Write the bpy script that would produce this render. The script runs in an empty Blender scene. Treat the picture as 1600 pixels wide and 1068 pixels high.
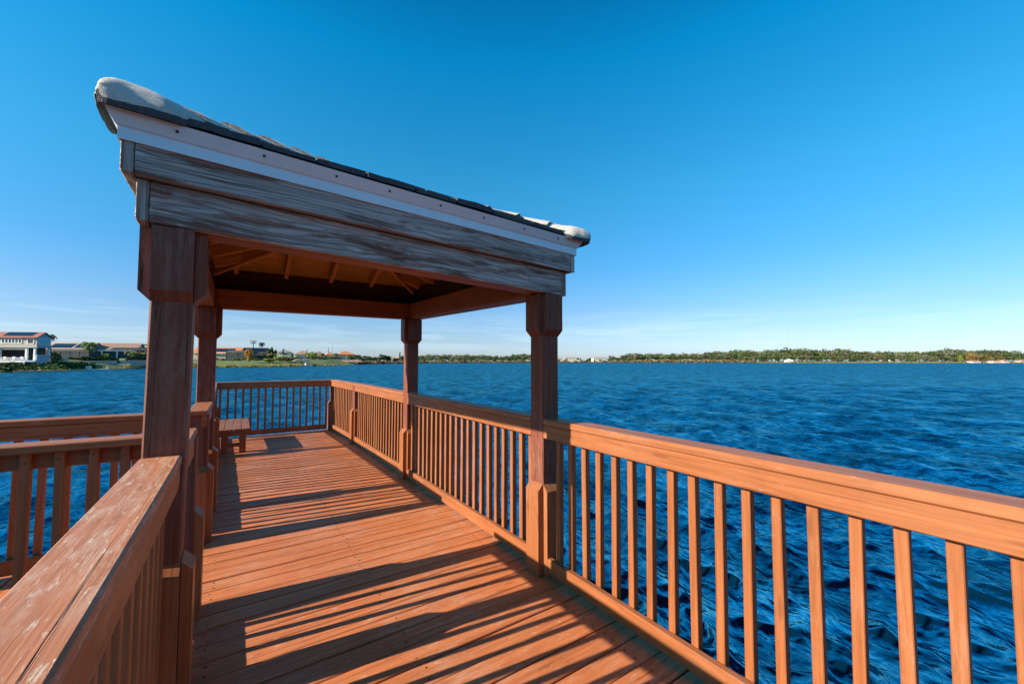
import bpy, bmesh, math, random
import numpy as np
from mathutils import Vector, Matrix
random.seed(7); RNG = np.random.default_rng(11)
S = bpy.context.scene
COL = S.collection
R = math.radians
TAU = math.tau

# ------------------------------------------------------------------ camera model
F, HOR, CX, CY = 638.0, 564.0, 800.0, 534.0
CAMH = 1.5
TH = math.atan((HOR - CY) / F)
PSI = math.atan((CX - 370) / F * math.cos(TH))
FW = np.array([math.sin(PSI), math.cos(PSI)])
RT = np.array([math.cos(PSI), -math.sin(PSI)])
WATER = -1.0

def ground(px, depth):
    """world XY of a spot seen at azimuth px (photo pixels) and distance depth along the view heading"""
    v = FW * depth + RT * ((px - CX) / F * depth)
    return float(v[0]), float(v[1])

def zof(py, depth):
    return CAMH + (HOR - py) / F * depth

# ------------------------------------------------------------------ bookkeeping helpers
def tag(o, label=None, cat=None, group=None, kind=None):
    if label: o['label'] = label
    if cat: o['category'] = cat
    if group: o['group'] = group
    if kind: o['kind'] = kind
    return o

def thing(name, label, cat, loc=(0, 0, 0), rz=0.0, group=None):
    o = bpy.data.objects.new(name, None)
    COL.objects.link(o)
    o.location = loc; o.rotation_euler = (0, 0, rz); o.empty_display_size = .1
    return tag(o, label, cat, group)

def children(o):
    return [c for c in bpy.data.objects if c.parent == o]

class MB:
    """collects faces with uv (u along the grain, in metres) and builds ONE mesh object"""
    def __init__(s):
        s.v = []; s.f = []; s.uv = []; s.mi = []
    def face(s, pts, axis=None, off=(0, 0), m=0, uv=None):
        b = len(s.v); s.v += [tuple(p) for p in pts]; n = len(pts)
        s.f.append(tuple(range(b, b + n))); s.mi.append(m)
        if uv is None:
            p0 = Vector(pts[0])
            nrm = (Vector(pts[1]) - p0).cross(Vector(pts[2]) - p0)
            if nrm.length > 1e-12: nrm.normalize()
            a = Vector(axis or (1, 0, 0)).normalized()
            ia = max(range(3), key=lambda i: abs(nrm[i]))
            if abs(nrm.dot(a)) > .8:
                k = [i for i in range(3) if i != ia]
                uv = [(p[k[0]] * .25 + off[0], p[k[1]] + off[1]) for p in pts]
            else:
                c = nrm.cross(a)
                if c.length > 1e-9: c.normalize()
                uv = [(Vector(p).dot(a) + off[0], Vector(p).dot(c) + off[1]) for p in pts]
        s.uv += uv
    def box(s, lo, hi, axis=0, bev=.004, fn=None, m=0, seg=1, jit=0.0):
        lo = list(lo); hi = list(hi)
        for i in range(3):
            if lo[i] > hi[i]: lo[i], hi[i] = hi[i], lo[i]
        bev = min([bev] + [(hi[i] - lo[i]) * .3 for i in range(3)])
        off = (random.uniform(0, 50), random.uniform(0, 50))
        ax = [0, 0, 0]; ax[axis] = 1
        a, b, c = axis, (axis + 1) % 3, (axis + 2) % 3
        def P(x, y, z):
            q = [0, 0, 0]; q[a] = x; q[b] = y; q[c] = z
            return tuple(fn(q)) if fn else tuple(q)
        ring = [(lo[b] + bev, lo[c]), (hi[b] - bev, lo[c]), (hi[b], lo[c] + bev), (hi[b], hi[c] - bev),
                (hi[b] - bev, hi[c]), (lo[b] + bev, hi[c]), (lo[b], hi[c] - bev), (lo[b], lo[c] + bev)]
        mb, mc = (lo[b] + hi[b]) / 2, (lo[c] + hi[c]) / 2
        def inset(p):
            return (p[0] + (bev if p[0] < mb else -bev) * .7, p[1] + (bev if p[1] < mc else -bev) * .7)
        st = [(lo[a], True), (lo[a] + bev, False)]
        for k in range(1, seg):
            st.append((lo[a] + (hi[a] - lo[a]) * k / seg, False))
        st += [(hi[a] - bev, False), (hi[a], True)]
        base = len(s.v); nr = 8
        per = [0.0]
        for k in range(8):
            p, q = ring[k], ring[(k + 1) % 8]
            per.append(per[-1] + math.hypot(q[0] - p[0], q[1] - p[1]))
        for x, ins in st:
            for p in ring:
                q = inset(p) if ins else p
                s.v.append(P(x, q[0], q[1]))
        for i in range(len(st) - 1):
            for k in range(8):
                k2 = (k + 1) % 8
                s.f.append((base + i * nr + k, base + i * nr + k2, base + (i + 1) * nr + k2, base + (i + 1) * nr + k))
                s.mi.append(m)
                u0, u1 = st[i][0] + off[0], st[i + 1][0] + off[0]
                s.uv += [(u0, per[k] + off[1]), (u0, per[k + 1] + off[1]), (u1, per[k + 1] + off[1]), (u1, per[k] + off[1])]
        for e, rev in ((0, True), (len(st) - 1, False)):
            idx = [base + e * nr + k for k in range(8)]
            if rev: idx = idx[::-1]
            s.f.append(tuple(idx)); s.mi.append(m)
            for i in idx:
                p = ring[i - base - e * nr]
                s.uv.append((p[0] * .3 + off[0], p[1] + off[1]))
    def prism(s, prof, frame, w0, w1, axis=(0, 0, 1), m=0):
        """prof: 2-D outline (a,b); frame: (origin, A, B, W) vectors; extruded from w0 to w1 along W"""
        o, A, B, W = [Vector(x) for x in frame]
        off = (random.uniform(0, 50), random.uniform(0, 50))
        p0 = [o + A * a + B * b + W * w0 for a, b in prof]
        p1 = [o + A * a + B * b + W * w1 for a, b in prof]
        n = len(prof)
        area = sum(prof[i][0] * prof[(i + 1) % n][1] - prof[(i + 1) % n][0] * prof[i][1] for i in range(n))
        flip = (area > 0) != (A.cross(B).dot(W) * (w1 - w0) > 0)
        def add(pts):
            s.face(pts[::-1] if flip else pts, axis, off, m)
        add(p1); add(p0[::-1])
        for i in range(n):
            j = (i + 1) % n
            add([p0[i], p0[j], p1[j], p1[i]])
    def tube(s, p0, p1, r0, r1, n=10, m=0, cap=True):
        p0 = Vector(p0); p1 = Vector(p1); d = (p1 - p0)
        L = d.length; d.normalize()
        a = d.orthogonal().normalized(); b = d.cross(a)
        base = len(s.v)
        for k in range(n):
            t = TAU * k / n; e = a * math.cos(t) + b * math.sin(t)
            s.v.append(tuple(p0 + e * r0)); s.v.append(tuple(p1 + e * r1))
        for k in range(n):
            k2 = (k + 1) % n
            s.f.append((base + 2 * k, base + 2 * k2, base + 2 * k2 + 1, base + 2 * k + 1)); s.mi.append(m)
            s.uv += [(0, k / n), (0, (k + 1) / n), (L, (k + 1) / n), (L, k / n)]
        if cap:
            s.f.append(tuple(base + 2 * k + 1 for k in range(n))); s.mi.append(m)
            s.uv += [(0, 0)] * n
            s.f.append(tuple(base + 2 * k for k in range(n))[::-1]); s.mi.append(m)
            s.uv += [(0, 0)] * n
    def build(s, name, mat, parent=None, smooth=False, loc=None):
        me = bpy.data.meshes.new(name)
        me.from_pydata(s.v, [], s.f)
        mats = mat if isinstance(mat, (list, tuple)) else [mat]
        for x in mats: me.materials.append(x)
        if len(mats) > 1: me.polygons.foreach_set('material_index', s.mi)
        uvl = me.uv_layers.new(name='UVMap')
        uvl.data.foreach_set('uv', np.array(s.uv, dtype=np.float32).ravel())
        if smooth: me.polygons.foreach_set('use_smooth', [True] * len(s.f))
        me.update()
        o = bpy.data.objects.new(name, me)
        COL.objects.link(o)
        if parent is not None: o.parent = parent
        if loc: o.location = loc
        return o

def weld(o, ang):
    bm = bmesh.new(); bm.from_mesh(o.data)
    bmesh.ops.remove_doubles(bm, verts=bm.verts, dist=.0002)
    bm.to_mesh(o.data); bm.free()
    o.data.set_sharp_from_angle(angle=R(ang))

def copy_tree(o, parent=None):
    c = o.copy(); COL.objects.link(c)
    c.parent = parent
    for ch in children(o): copy_tree(ch, c)
    return c

# ------------------------------------------------------------------ materials
class NT:
    def __init__(s, name):
        s.mat = bpy.data.materials.new(name); s.mat.use_nodes = True
        s.t = s.mat.node_tree; s.b = s.t.nodes['Principled BSDF']; s.out = s.t.nodes['Material Output']
    def n(s, typ, **kw):
        nd = s.t.nodes.new(typ)
        for k, v in kw.items():
            if k.startswith('i_'):
                key = k[2:]; key = int(key) if key.isdigit() else key.replace('_', ' ')
                sock = nd.inputs[key]
                if isinstance(v, bpy.types.NodeSocket): s.t.links.new(v, sock)
                else: sock.default_value = v
            else: setattr(nd, k, v)
        return nd
    def link(s, a, b): s.t.links.new(a, b)
    def math(s, op, a, b=None, clamp=False):
        nd = s.n('ShaderNodeMath', operation=op, use_clamp=clamp)
        for i, v in enumerate((a, b)):
            if v is None: continue
            if isinstance(v, bpy.types.NodeSocket): s.link(v, nd.inputs[i])
            else: nd.inputs[i].default_value = v
        return nd.outputs[0]
    def ramp(s, fac, stops, interp='LINEAR'):
        nd = s.n('ShaderNodeValToRGB'); cr = nd.color_ramp; cr.interpolation = interp
        while len(cr.elements) > 1: cr.elements.remove(cr.elements[-1])
        cr.elements[0].position = stops[0][0]; cr.elements[0].color = col4(stops[0][1])
        for p, c in stops[1:]:
            e = cr.elements.new(p); e.color = col4(c)
        s.link(fac, nd.inputs[0])
        return nd.outputs[0]
    def mix(s, fac, a, b, blend='MIX'):
        nd = s.n('ShaderNodeMix', data_type='RGBA', blend_type=blend)
        for i, v in ((0, fac), (6, a), (7, b)):
            if isinstance(v, bpy.types.NodeSocket): s.link(v, nd.inputs[i])
            else: nd.inputs[i].default_value = v if i == 0 else col4(v)
        return nd.outputs[2]
    def mapped(s, vec, scale, loc=(0, 0, 0), rot=(0, 0, 0)):
        nd = s.n('ShaderNodeMapping'); s.link(vec, nd.inputs[0])
        nd.inputs['Scale'].default_value = scale; nd.inputs['Location'].default_value = loc; nd.inputs['Rotation'].default_value = rot
        return nd.outputs[0]
    def noise(s, vec, scale, detail=4, rough=.55, dist=0.0):
        nd = s.n('ShaderNodeTexNoise', noise_dimensions='3D')
        s.link(vec, nd.inputs['Vector'])
        nd.inputs['Scale'].default_value = scale; nd.inputs['Detail'].default_value = detail
        nd.inputs['Roughness'].default_value = rough; nd.inputs['Distortion'].default_value = dist
        return nd.outputs[0]
    def bump(s, h, strength=.3, dist=.01, normal=None):
        nd = s.n('ShaderNodeBump'); s.link(h, nd.inputs['Height'])
        nd.inputs['Strength'].default_value = strength; nd.inputs['Distance'].default_value = dist
        if normal is not None: s.link(normal, nd.inputs['Normal'])
        return nd.outputs[0]
    def set(s, **kw):
        for k, v in kw.items():
            sock = s.b.inputs[k.replace('_', ' ')]
            if isinstance(v, bpy.types.NodeSocket): s.link(v, sock)
            else: sock.default_value = col4(v) if isinstance(v, tuple) and len(v) == 3 else v
        return s.mat

def col4(c):
    if isinstance(c, (int, float)): return (c, c, c, 1)
    return (c[0], c[1], c[2], 1) if len(c) == 3 else c

def painted_wood(name, base, wear=0.12, rough=.42, crack=.5, wearcol=(.50, .40, .31), blotch=.25, grain=.3, spec=.25):
    m = NT(name)
    uv = m.n('ShaderNodeTexCoord').outputs['UV']
    obj = m.n('ShaderNodeNewGeometry').outputs['Position']
    isl = m.n('ShaderNodeNewGeometry').outputs['Random Per Island']
    g1 = m.noise(m.mapped(uv, (1.6, 55, 1)), 1.0, 6, .6, .3)
    g2 = m.noise(m.mapped(uv, (3.0, 190, 1)), 1.0, 3, .6)
    g3 = m.noise(m.mapped(uv, (.8, 21, 1), (7, 1, 3)), 1.0, 3, .55, .8)
    big = m.noise(obj, 2.3, 5, .6)
    fine = m.noise(obj, 38, 4, .6)
    dark = tuple(c * (1 - grain) for c in base); lite = tuple(min(1, c * (1 + grain * .75) + .01) for c in base)
    c = m.mix(m.ramp(m.math('ADD', m.math('MULTIPLY', g1, .62), m.math('MULTIPLY', g3, .38)), [(.36, 0), (.64, 1)]), dark, lite)
    ringn = m.noise(m.mapped(uv, (.5, 9, 1), (1, 8, 2)), 1.0, 2, .5, .45)
    saw = m.math('ABSOLUTE', m.math('SUBTRACT', m.math('FRACT', m.math('MULTIPLY', ringn, 13.0)), .5))
    c = m.mix(m.math('MULTIPLY', m.ramp(saw, [(.0, 1), (.14, .3), (.3, 0)]), .30), c, tuple(k * .5 for k in base))
    # board-to-board tone and blotches in the old paint
    pale = (base[0] * 1.15 + .03, base[1] * 1.3 + .03, base[2] * 1.4 + .03)
    c = m.mix(m.math('MULTIPLY', m.ramp(big, [(.45, 0), (.7, 1)]), blotch), c, pale)
    c = m.mix(m.math('MULTIPLY', m.ramp(isl, [(0, 0), (1, 1)]), .38), c, tuple(k * .58 for k in base))
    # broad scuffs and faded, dusty patches
    sc1 = m.noise(obj, 1.35, 4, .55); sc2 = m.noise(m.mapped(uv, (5, 26, 1), (5, 2, 0)), 1.0, 9, .78, .1)
    sc = m.math('MULTIPLY', m.ramp(sc1, [(.47, 0), (.60, 1)]), m.ramp(sc2, [(.47, 0), (.60, 1)]))
    c = m.mix(m.math('MULTIPLY', sc, min(.8, wear * 2.6)), c, tuple(.45 * k + .55 * w for k, w in zip(base, wearcol)))
    dirt = m.noise(obj, 5.5, 5, .7)
    c = m.mix(m.math('MULTIPLY', m.ramp(dirt, [(.55, 0), (.75, 1)]), .35), c, tuple(k * .45 for k in base))
    # cracks along the grain
    ck = m.noise(m.mapped(uv, (.55, 34, 1), (3, 7, 1)), 1.0, 3, .5, .2)
    ckm = m.math('MULTIPLY', m.ramp(m.math('ABSOLUTE', m.math('SUBTRACT', ck, .66)), [(.006, 1), (.014, 0)]), crack)
    c = m.mix(ckm, c, tuple(k * .18 for k in base))
    # wear: pale wood showing through in scratches and scuffs
    w1 = m.noise(m.mapped(uv, (11, 46, 1), (11, 3, 0)), 1.0, 9, .78, .12)
    w2 = m.noise(obj, 3.1, 3, .6)
    wm = m.math('MULTIPLY', m.ramp(w1, [(.60 - wear * .08, 0), (.65 - wear * .07, 1)]), m.ramp(w2, [(.60 - wear * .8, 0), (.74 - wear * .8, 1)]))
    wm = m.math('MULTIPLY', wm, min(1.0, wear * 3.5))
    c = m.mix(wm, c, wearcol)
    kn = m.n('ShaderNodeTexVoronoi', feature='F1'); m.link(m.mapped(uv, (1.7, 9, 1)), kn.inputs['Vector']); kn.inputs['Scale'].default_value = 1.0
    c = m.mix(m.math('MULTIPLY', m.ramp(kn.outputs['Distance'], [(.05, 1), (.11, 0)]), .5), c, tuple(k * .4 for k in base))
    h = m.math('ADD', m.math('MULTIPLY', g1, .6), m.math('MULTIPLY', g2, .4))
    h = m.math('SUBTRACT', h, m.math('MULTIPLY', ckm, 1.5))
    rg = m.math('ADD', m.math('MULTIPLY', fine, .22), rough - .08)
    return m.set(Base_Color=c, Roughness=rg, Normal=m.bump(h, .55, .004), Specular_IOR_Level=spec)

def weathered_wood(name):
    m = NT(name)
    uv = m.n('ShaderNodeTexCoord').outputs['UV']
    warp = m.noise(m.mapped(uv, (1.3, 5, 1)), 1.0, 3, .5, .0)
    vec = m.n('ShaderNodeVectorMath', operation='ADD')
    comb = m.n('ShaderNodeCombineXYZ'); m.link(m.math('MULTIPLY', warp, .085), comb.inputs[1])
    m.link(uv, vec.inputs[0]); m.link(comb.outputs[0], vec.inputs[1])
    v = vec.outputs[0]
    lines = m.noise(m.mapped(v, (.8, 72, 1)), 1.0, 5, .68, .1)
    fine = m.noise(m.mapped(v, (3.5, 240, 1)), 1.0, 3, .6)
    patch = m.noise(m.mapped(v, (1.5, 8.5, 1), (4, 9, 0)), 1.0, 6, .66, .5)
    gray = m.ramp(lines, [(.32, (.10, .07, .055)), (.42, (.34, .30, .27)), (.52, (.50, .465, .435)), (.70, (.66, .635, .61))])
    brown = m.ramp(lines, [(.32, (.04, .02, .013)), (.46, (.15, .072, .046)), (.58, (.27, .145, .10)), (.72, (.40, .30, .25))])
    mask = m.math('ADD', patch, m.math('MULTIPLY', m.math('SUBTRACT', lines, .5), .8))
    c = m.mix(m.ramp(mask, [(.52, 0), (.58, 1)]), gray, brown)
    ringn = m.noise(m.mapped(v, (.55, 11, 1), (2, 5, 0)), 1.0, 2, .5, .5)
    saw = m.math('ABSOLUTE', m.math('SUBTRACT', m.math('FRACT', m.math('MULTIPLY', ringn, 15.0)), .5))
    gl_ = m.ramp(saw, [(.0, 1), (.16, .25), (.3, 0)])
    c = m.mix(m.math('MULTIPLY', gl_, .45), c, (.06, .040, .032))
    kn = m.n('ShaderNodeTexVoronoi', feature='F1'); m.link(m.mapped(uv, (1.1, 6, 1)), kn.inputs['Vector']); kn.inputs['Scale'].default_value = 1.0
    ring = m.n('ShaderNodeTexWave', wave_type='RINGS'); 
    c = m.mix(m.math('MULTIPLY', m.ramp(kn.outputs['Distance'], [(.06, 1), (.12, 0)]), .8), c, (.09, .05, .03))
    c = m.mix(m.math('MULTIPLY', m.ramp(fine, [(.3, 1), (.5, 0)]), .55), c, (.04, .028, .022))
    h = m.math('SUBTRACT', m.math('ADD', lines, m.math('MULTIPLY', fine, .4)), m.math('MULTIPLY', gl_, .5))
    return m.set(Base_Color=c, Roughness=.8, Normal=m.bump(h, .9, .006))

def plain(name, base, rough=.6, var=.18, scale=3.0, metal=0.0, spec=.5, bump=0.0):
    m = NT(name)
    p = m.n('ShaderNodeNewGeometry').outputs['Position']
    n1 = m.noise(p, scale, 5, .6)
    c = m.mix(m.ramp(n1, [(.3, 0), (.7, 1)]), tuple(k * (1 - var) for k in base), tuple(min(1, k * (1 + var)) for k in base))
    if bump: m.set(Normal=m.bump(n1, bump, .02))
    return m.set(Base_Color=c, Roughness=rough, Metallic=metal, Specular_IOR_Level=spec)

def foliage(name, a, b, c3=None, trans=.25):
    """leaf colours: clumps vary between a and b over the crown, whole trees vary a little too"""
    m = NT(name)
    p = m.n('ShaderNodeNewGeometry').outputs['Position']
    oi = m.n('ShaderNodeObjectInfo').outputs['Random']
    isl = m.n('ShaderNodeNewGeometry').outputs['Random Per Island']
    n1 = m.noise(p, .55, 3, .6)
    c = m.mix(m.ramp(n1, [(.35, 0), (.65, 1)]), a, b)
    c = m.mix(m.math('MULTIPLY', isl, .5), c, c3 or tuple(k * .55 for k in a))
    hs = m.n('ShaderNodeHueSaturation'); m.link(c, hs.inputs['Color'])
    m.link(m.math('ADD', m.math('MULTIPLY', oi, .05), .475), hs.inputs['Hue'])
    m.link(m.math('ADD', m.math('MULTIPLY', oi, .5), .75), hs.inputs['Value'])
    tr = m.n('ShaderNodeBsdfTranslucent'); m.link(hs.outputs[0], tr.inputs[0])
    mx = m.n('ShaderNodeMixShader'); mx.inputs[0].default_value = trans
    m.set(Base_Color=hs.outputs[0], Roughness=.6, Specular_IOR_Level=.3)
    m.link(m.b.outputs[0], mx.inputs[1]); m.link(tr.outputs[0], mx.inputs[2]); m.link(mx.outputs[0], m.out.inputs[0])
    return m.mat

RED = (.335, .112, .038)
M_RAIL = painted_wood('painted_rail_wood', RED, wear=.10, rough=.42)
M_CAP = painted_wood('painted_cap_wood', (.35, .122, .046), wear=.14, rough=.45, crack=.8)
M_WORN = painted_wood('worn_cap_wood', (.46, .175, .082), wear=.46, rough=.48, crack=.9, wearcol=(.55, .45, .36))
M_DECK = painted_wood('painted_deck_wood', (.53, .172, .064), wear=.27, spec=.10, rough=.42, crack=.5)
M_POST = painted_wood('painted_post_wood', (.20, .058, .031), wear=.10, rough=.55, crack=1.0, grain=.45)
M_BEAM = painted_wood('stained_beam_wood', (.33, .125, .038), wear=.05, rough=.5)
M_RAFT = painted_wood('stained_rafter_wood', (.52, .27, .085), wear=.03, rough=.6)
M_CEIL = painted_wood('roof_sheathing_wood', (.50, .29, .09), wear=.03, rough=.7)
M_WEATH = weathered_wood('weathered_gray_wood')
M_WHITE = plain('white_vinyl', (.63, .79, .86), .35, .04, 6)
M_SCREW = plain('dark_screw', (.02, .02, .022), .5)

def shingle_mat():
    m = NT('weathered_shingle')
    p = m.n('ShaderNodeNewGeometry'); pos = p.outputs['Position']
    g = m.noise(pos, 260, 3, .7); b = m.noise(pos, 6, 5, .65)
    c = m.mix(m.ramp(g, [(.3, 0), (.7, 1)]), (.38, .365, .335), (.80, .76, .69))
    c = m.mix(m.math('MULTIPLY', m.ramp(b, [(.5, 0), (.7, 1)]), .5), c, (.40, .34, .26))
    return m.set(Base_Color=c, Roughness=.9, Normal=m.bump(m.math('ADD', g, m.math('MULTIPLY', b, 2)), .8, .006))
M_SHING = shingle_mat()
M_SHEDGE = plain('shingle_asphalt_edge', (.055, .06, .07), .9, .3, 40, bump=.6)

# ------------------------------------------------------------------ dock: deck
HR = 1.092          # top of the cap rail
DX0, DX1 = -.37, 1.985
YN, YF = -3.2, 9.86
deck = thing('dock_deck', 'red brown painted plank deck running from the camera to the far lake railing', 'deck', (0, 0, 0))
planks = []
y = YN; k = 0
pl = MB()
while y < YF - .05:
    w = .1445
    gap = random.uniform(.006, .011)
    dz = random.uniform(-.0022, .0022); tilt = random.uniform(-.008, .008); skew = random.uniform(-.0012, .0012)
    cup = random.uniform(.0, .0015)
    yc = y + w / 2
    bow = random.uniform(-.0025, .0025); ph = random.uniform(0, 6)
    def fn(q, yc=yc, dz=dz, tilt=tilt, skew=skew, bow=bow, ph=ph):
        x, yy, z = q
        return (x, yy + (x - .8) * skew + bow * math.sin(x * 2.2 + ph) * .6, z + dz + (yy - yc) * tilt + bow * math.sin(x * 2.7 + ph))
    pl.box((DX0 - max(0, y - 5.3) * .03 + random.uniform(-.008, .008), y, -.038), (DX1 + random.uniform(-.008, .008), y + w, 0), 0, .005, fn, seg=8)
    for xj in (-.10, .80, 1.72):
        for dy in (.035, .108):
            nx, ny = xj + random.uniform(-.012, .012), y + dy + random.uniform(-.006, .006)
            pl.tube((nx, ny, -.004), (nx, ny, dz + .0012), .0055, .0055, 8, m=1)
    y += w + gap; k += 1
pl.build('planks', [M_DECK, plain('rusty_nail', (.07, .035, .02), .6)], deck)
fr = MB()
for xj in (-.30, .28, .80, 1.35, 1.90):
    fr.box((xj - .02, YN, -.24), (xj + .02, YF - .06, -.045), 1)
fr.box((DX0 + .03, YF - .055, -.24), (DX1 - .03, YF - .015, -.045), 0)
fr.build('joists', M_POST, deck)
M_PILE = plain('wet_pile_wood', (.12, .085, .06), .8, .35, 5, bump=.4)
for xp in (-.15, 1.75):
    for yp in (-2.6, -.2, 2.4, 5.15, 7.9, 9.55):
        p = MB(); p.tube((xp, yp, -2.6), (xp, yp, -.245), .12, .115, 14)
        p.build('piling', M_PILE, deck, smooth=True)

# walkway to the left, skewed like the photo
WZ = -.012
WD = Vector((-1, .05, 0)).normalized(); WN = Vector((-WD.y, WD.x, 0)); WN = WN if WN.y > 0 else -WN
walk = thing('walkway_deck', 'red brown plank walkway leading off the left side toward shore', 'walkway', (0, 0, 0))
wb = MB(); w0 = Vector((-.385, 3.10, WZ))
L = 9.0; s_ = .04
while s_ < L:
    def fnw(q):
        v = w0 + WD * q[0] + WN * q[1]
        return (v.x, v.y, q[2] + WZ)
    wb.box((s_, -.12, -.040), (s_ + .144, 1.42, -.002 + random.uniform(-.002, .002)), 1, .004, fnw)
    s_ += .152
wb.build('planks', M_DECK, walk)
wj = MB()
for off in (-.05, 1.3):
    wj.box((.02, off - .02, -.24), (L, off + .02, -.046), 0, .004, fnw)
wj.build('joists', M_POST, walk)
for dist in (2.5, 5.2, 8.2):
    for off in (-.0, 1.25):
        v = w0 + WD * dist + WN * off
        p = MB(); p.tube((v.x, v.y, -2.6), (v.x, v.y, -.245), .11, .105, 12); p.build('piling', M_PILE, walk, smooth=True)

# ------------------------------------------------------------------ railings
def railing(label, p0, p1, inner, cap_ext=(0, 0), bal0=None, bal1=None, capmat=None, pitch=.1265, bot_ext=(0, 0), boardext=(0, 0)):
    """p0->p1 is the line of the inner face on the deck; inner = unit vector towards the deck"""
    p0 = Vector(p0); p1 = Vector(p1); n = Vector(inner).normalized(); d = (p1 - p0); Ln = d.length; d.normalize(); n = (n - d * n.dot(d)).normalized()
    t = thing('deck_railing', label, 'railing', tuple((p0 + p1) / 2), group='railings around the dock')
    o = (p0 + p1) / 2
    def fn(q):
        v = p0 + d * q[0] + n * q[1] - o
        return (v.x, v.y, q[2])
    b0 = .064 if bal0 is None else bal0
    e = Ln - .02 if bal1 is None else bal1
    m = MB(); wv = random.uniform(-.003, .003)
    m.box((-cap_ext[0], -.14, 1.05), (Ln + cap_ext[1], .002, HR), 0, .006, lambda q: fn((q[0], q[1] + wv * math.sin(q[0] * 2), q[2] + wv * math.sin(q[0] * 1.3))), seg=max(1, int(Ln * 2)))
    m.build('cap_rail', capmat or M_CAP, t)
    m = MB(); m.box((-boardext[0], -.041, .953), (Ln + boardext[1], -.002, 1.0485), 0, .004, fn); m.build('rail_board', M_RAIL, t)
    m = MB(); m.box((-bot_ext[0], -.040, .034), (Ln + bot_ext[1], 0, .135), 0, .004, fn); m.build('bottom_rail', M_RAIL, t)
    s = b0
    while s < e:
        lean = random.uniform(-.009, .009); dn = random.uniform(-.0025, .0025); s0 = s; s = s + random.uniform(-.004, .004); tws = random.uniform(-.05, .05)
        m = MB()
        m.box((s - .0195, -.0825 + dn, .03), (s + .0195, -.0425 + dn, 1.046), 2, .003, lambda q: fn((q[0] + lean * (q[2] - .5) + (q[1] + .0625) * tws, q[1] - (q[0] - s) * tws, q[2])))
        for zc in (random.uniform(.985, 1.015), random.uniform(.075, .095)):
            c0 = Vector(fn((s + lean * (zc - .5) + random.uniform(-.006, .006), -.081 + dn, zc))); m.tube(c0, c0 - n * .0035, .0048, .0048, 7, m=1)
        m.build('baluster', [M_RAIL, M_SCREW], t)
        s = s0 + pitch
    return t

def skirt(parent, x, y, half, face, h=.63, w=None, name='skirt_trim', z0=0.004, up=True, mat=None, wfull=None):
    """board with a chamfered end on one face of a square post; face is a unit vector"""
    f = Vector(face); s = Vector((-f.y, f.x, 0)); t = .042
    o = Vector((x, y, 0)) + f * (half + .0005)
    w = w or half * 2 - .004
    m = MB()
    if up: prof = [(0, z0), (t, z0), (t, h - .045), (0, h)]
    else: prof = [(0, z0 + .0), (t, z0 + .045), (t, h), (0, h)]
    m.prism(prof, (o, f, (0, 0, 1), s), -w / 2, w / 2, (0, 0, 1))
    return m.build(name, mat or (M_RAIL if name == 'skirt_trim' else M_POST), parent)

HP = .074
XL, XR = -.252, 1.894          # post centres left / right
YF0, YF1 = 2.384, 5.185        # gazebo front / back post centres
LEFT, RIGHT, NEAR, FAR = (-1, 0, 0), (1, 0, 0), (0, -1, 0), (0, 1, 0)

# right side
railing('near right railing of the dock, sunlit, beside the camera', (1.82, YN, 0), (1.82, YF0 - HP, 0), LEFT, bal0=.0 + (.432 - YN) % .1265, bot_ext=(0, -.044))
railing('right railing between the two gazebo posts over the water', (1.82, YF0 + HP, 0), (1.82, YF1 - HP, 0), LEFT, bot_ext=(-.044, -.044))
railing('right railing from the back gazebo post to the next post', (1.82, YF1 + HP, 0), (1.80, 7.83, 0), LEFT, cap_ext=(0, .075), bot_ext=(-.044, -.044))
railing('short right railing ending at the far corner of the dock', (1.797, 7.98, 0), (1.735, 9.70, 0), LEFT, cap_ext=(.073, .14), bot_ext=(-.044, 0), bal1=1.66)
# far side
railing('far end railing of the dock, dark against the lake', (-.30, 9.70, 0), (1.73, 9.70, 0), NEAR, cap_ext=(0, 0), bal0=.05, bal1=1.97, boardext=(.0, .0), bot_ext=(-.05, -.07))
# left side
railing('near left railing of the dock with worn scratched cap', (-.19, YN, 0), (-.19, YF0 - HP, 0), RIGHT, capmat=M_WORN, bot_ext=(0, -.044), bal0=.017)
railing('short left railing between front gazebo post and walkway opening', (-.19, YF0 + HP, 0), (-.19, 3.03, 0), RIGHT, cap_ext=(0, .175), boardext=(0, .153), bot_ext=(-.044, -.044), bal0=.175)
railing('short left railing between walkway opening and back gazebo post', (-.19, 4.43, 0), (-.19, YF1 - HP, 0), RIGHT, cap_ext=(.175, 0), boardext=(.153, 0), bot_ext=(-.044, -.044))
railing('left railing behind the back gazebo post toward the bench', (-.19, YF1 + HP, 0), (-.25, 7.83, 0), RIGHT, cap_ext=(0, .075), bot_ext=(-.044, -.044))
railing('far left railing beside the wooden bench', (-.254, 7.98, 0), (-.305, 9.70, 0), RIGHT, cap_ext=(.073, .14), bot_ext=(-.044, 0), bal1=1.66)
# walkway railings
WA = Vector((-1, .05, 0)).normalized()
a0 = Vector((-.328, 3.172, WZ)); railing('nearer railing of the side walkway, seen from its outer side', a0, a0 + WA * 8.5, (.05, 1, 0), bal0=.04, pitch=.1265)
a1 = Vector((-.328, 4.288, WZ)); railing('farther railing of the side walkway, behind the nearer one', a1, a1 + WA * 8.5, (-.05, -1, 0), bal0=.06, pitch=.127)

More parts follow.
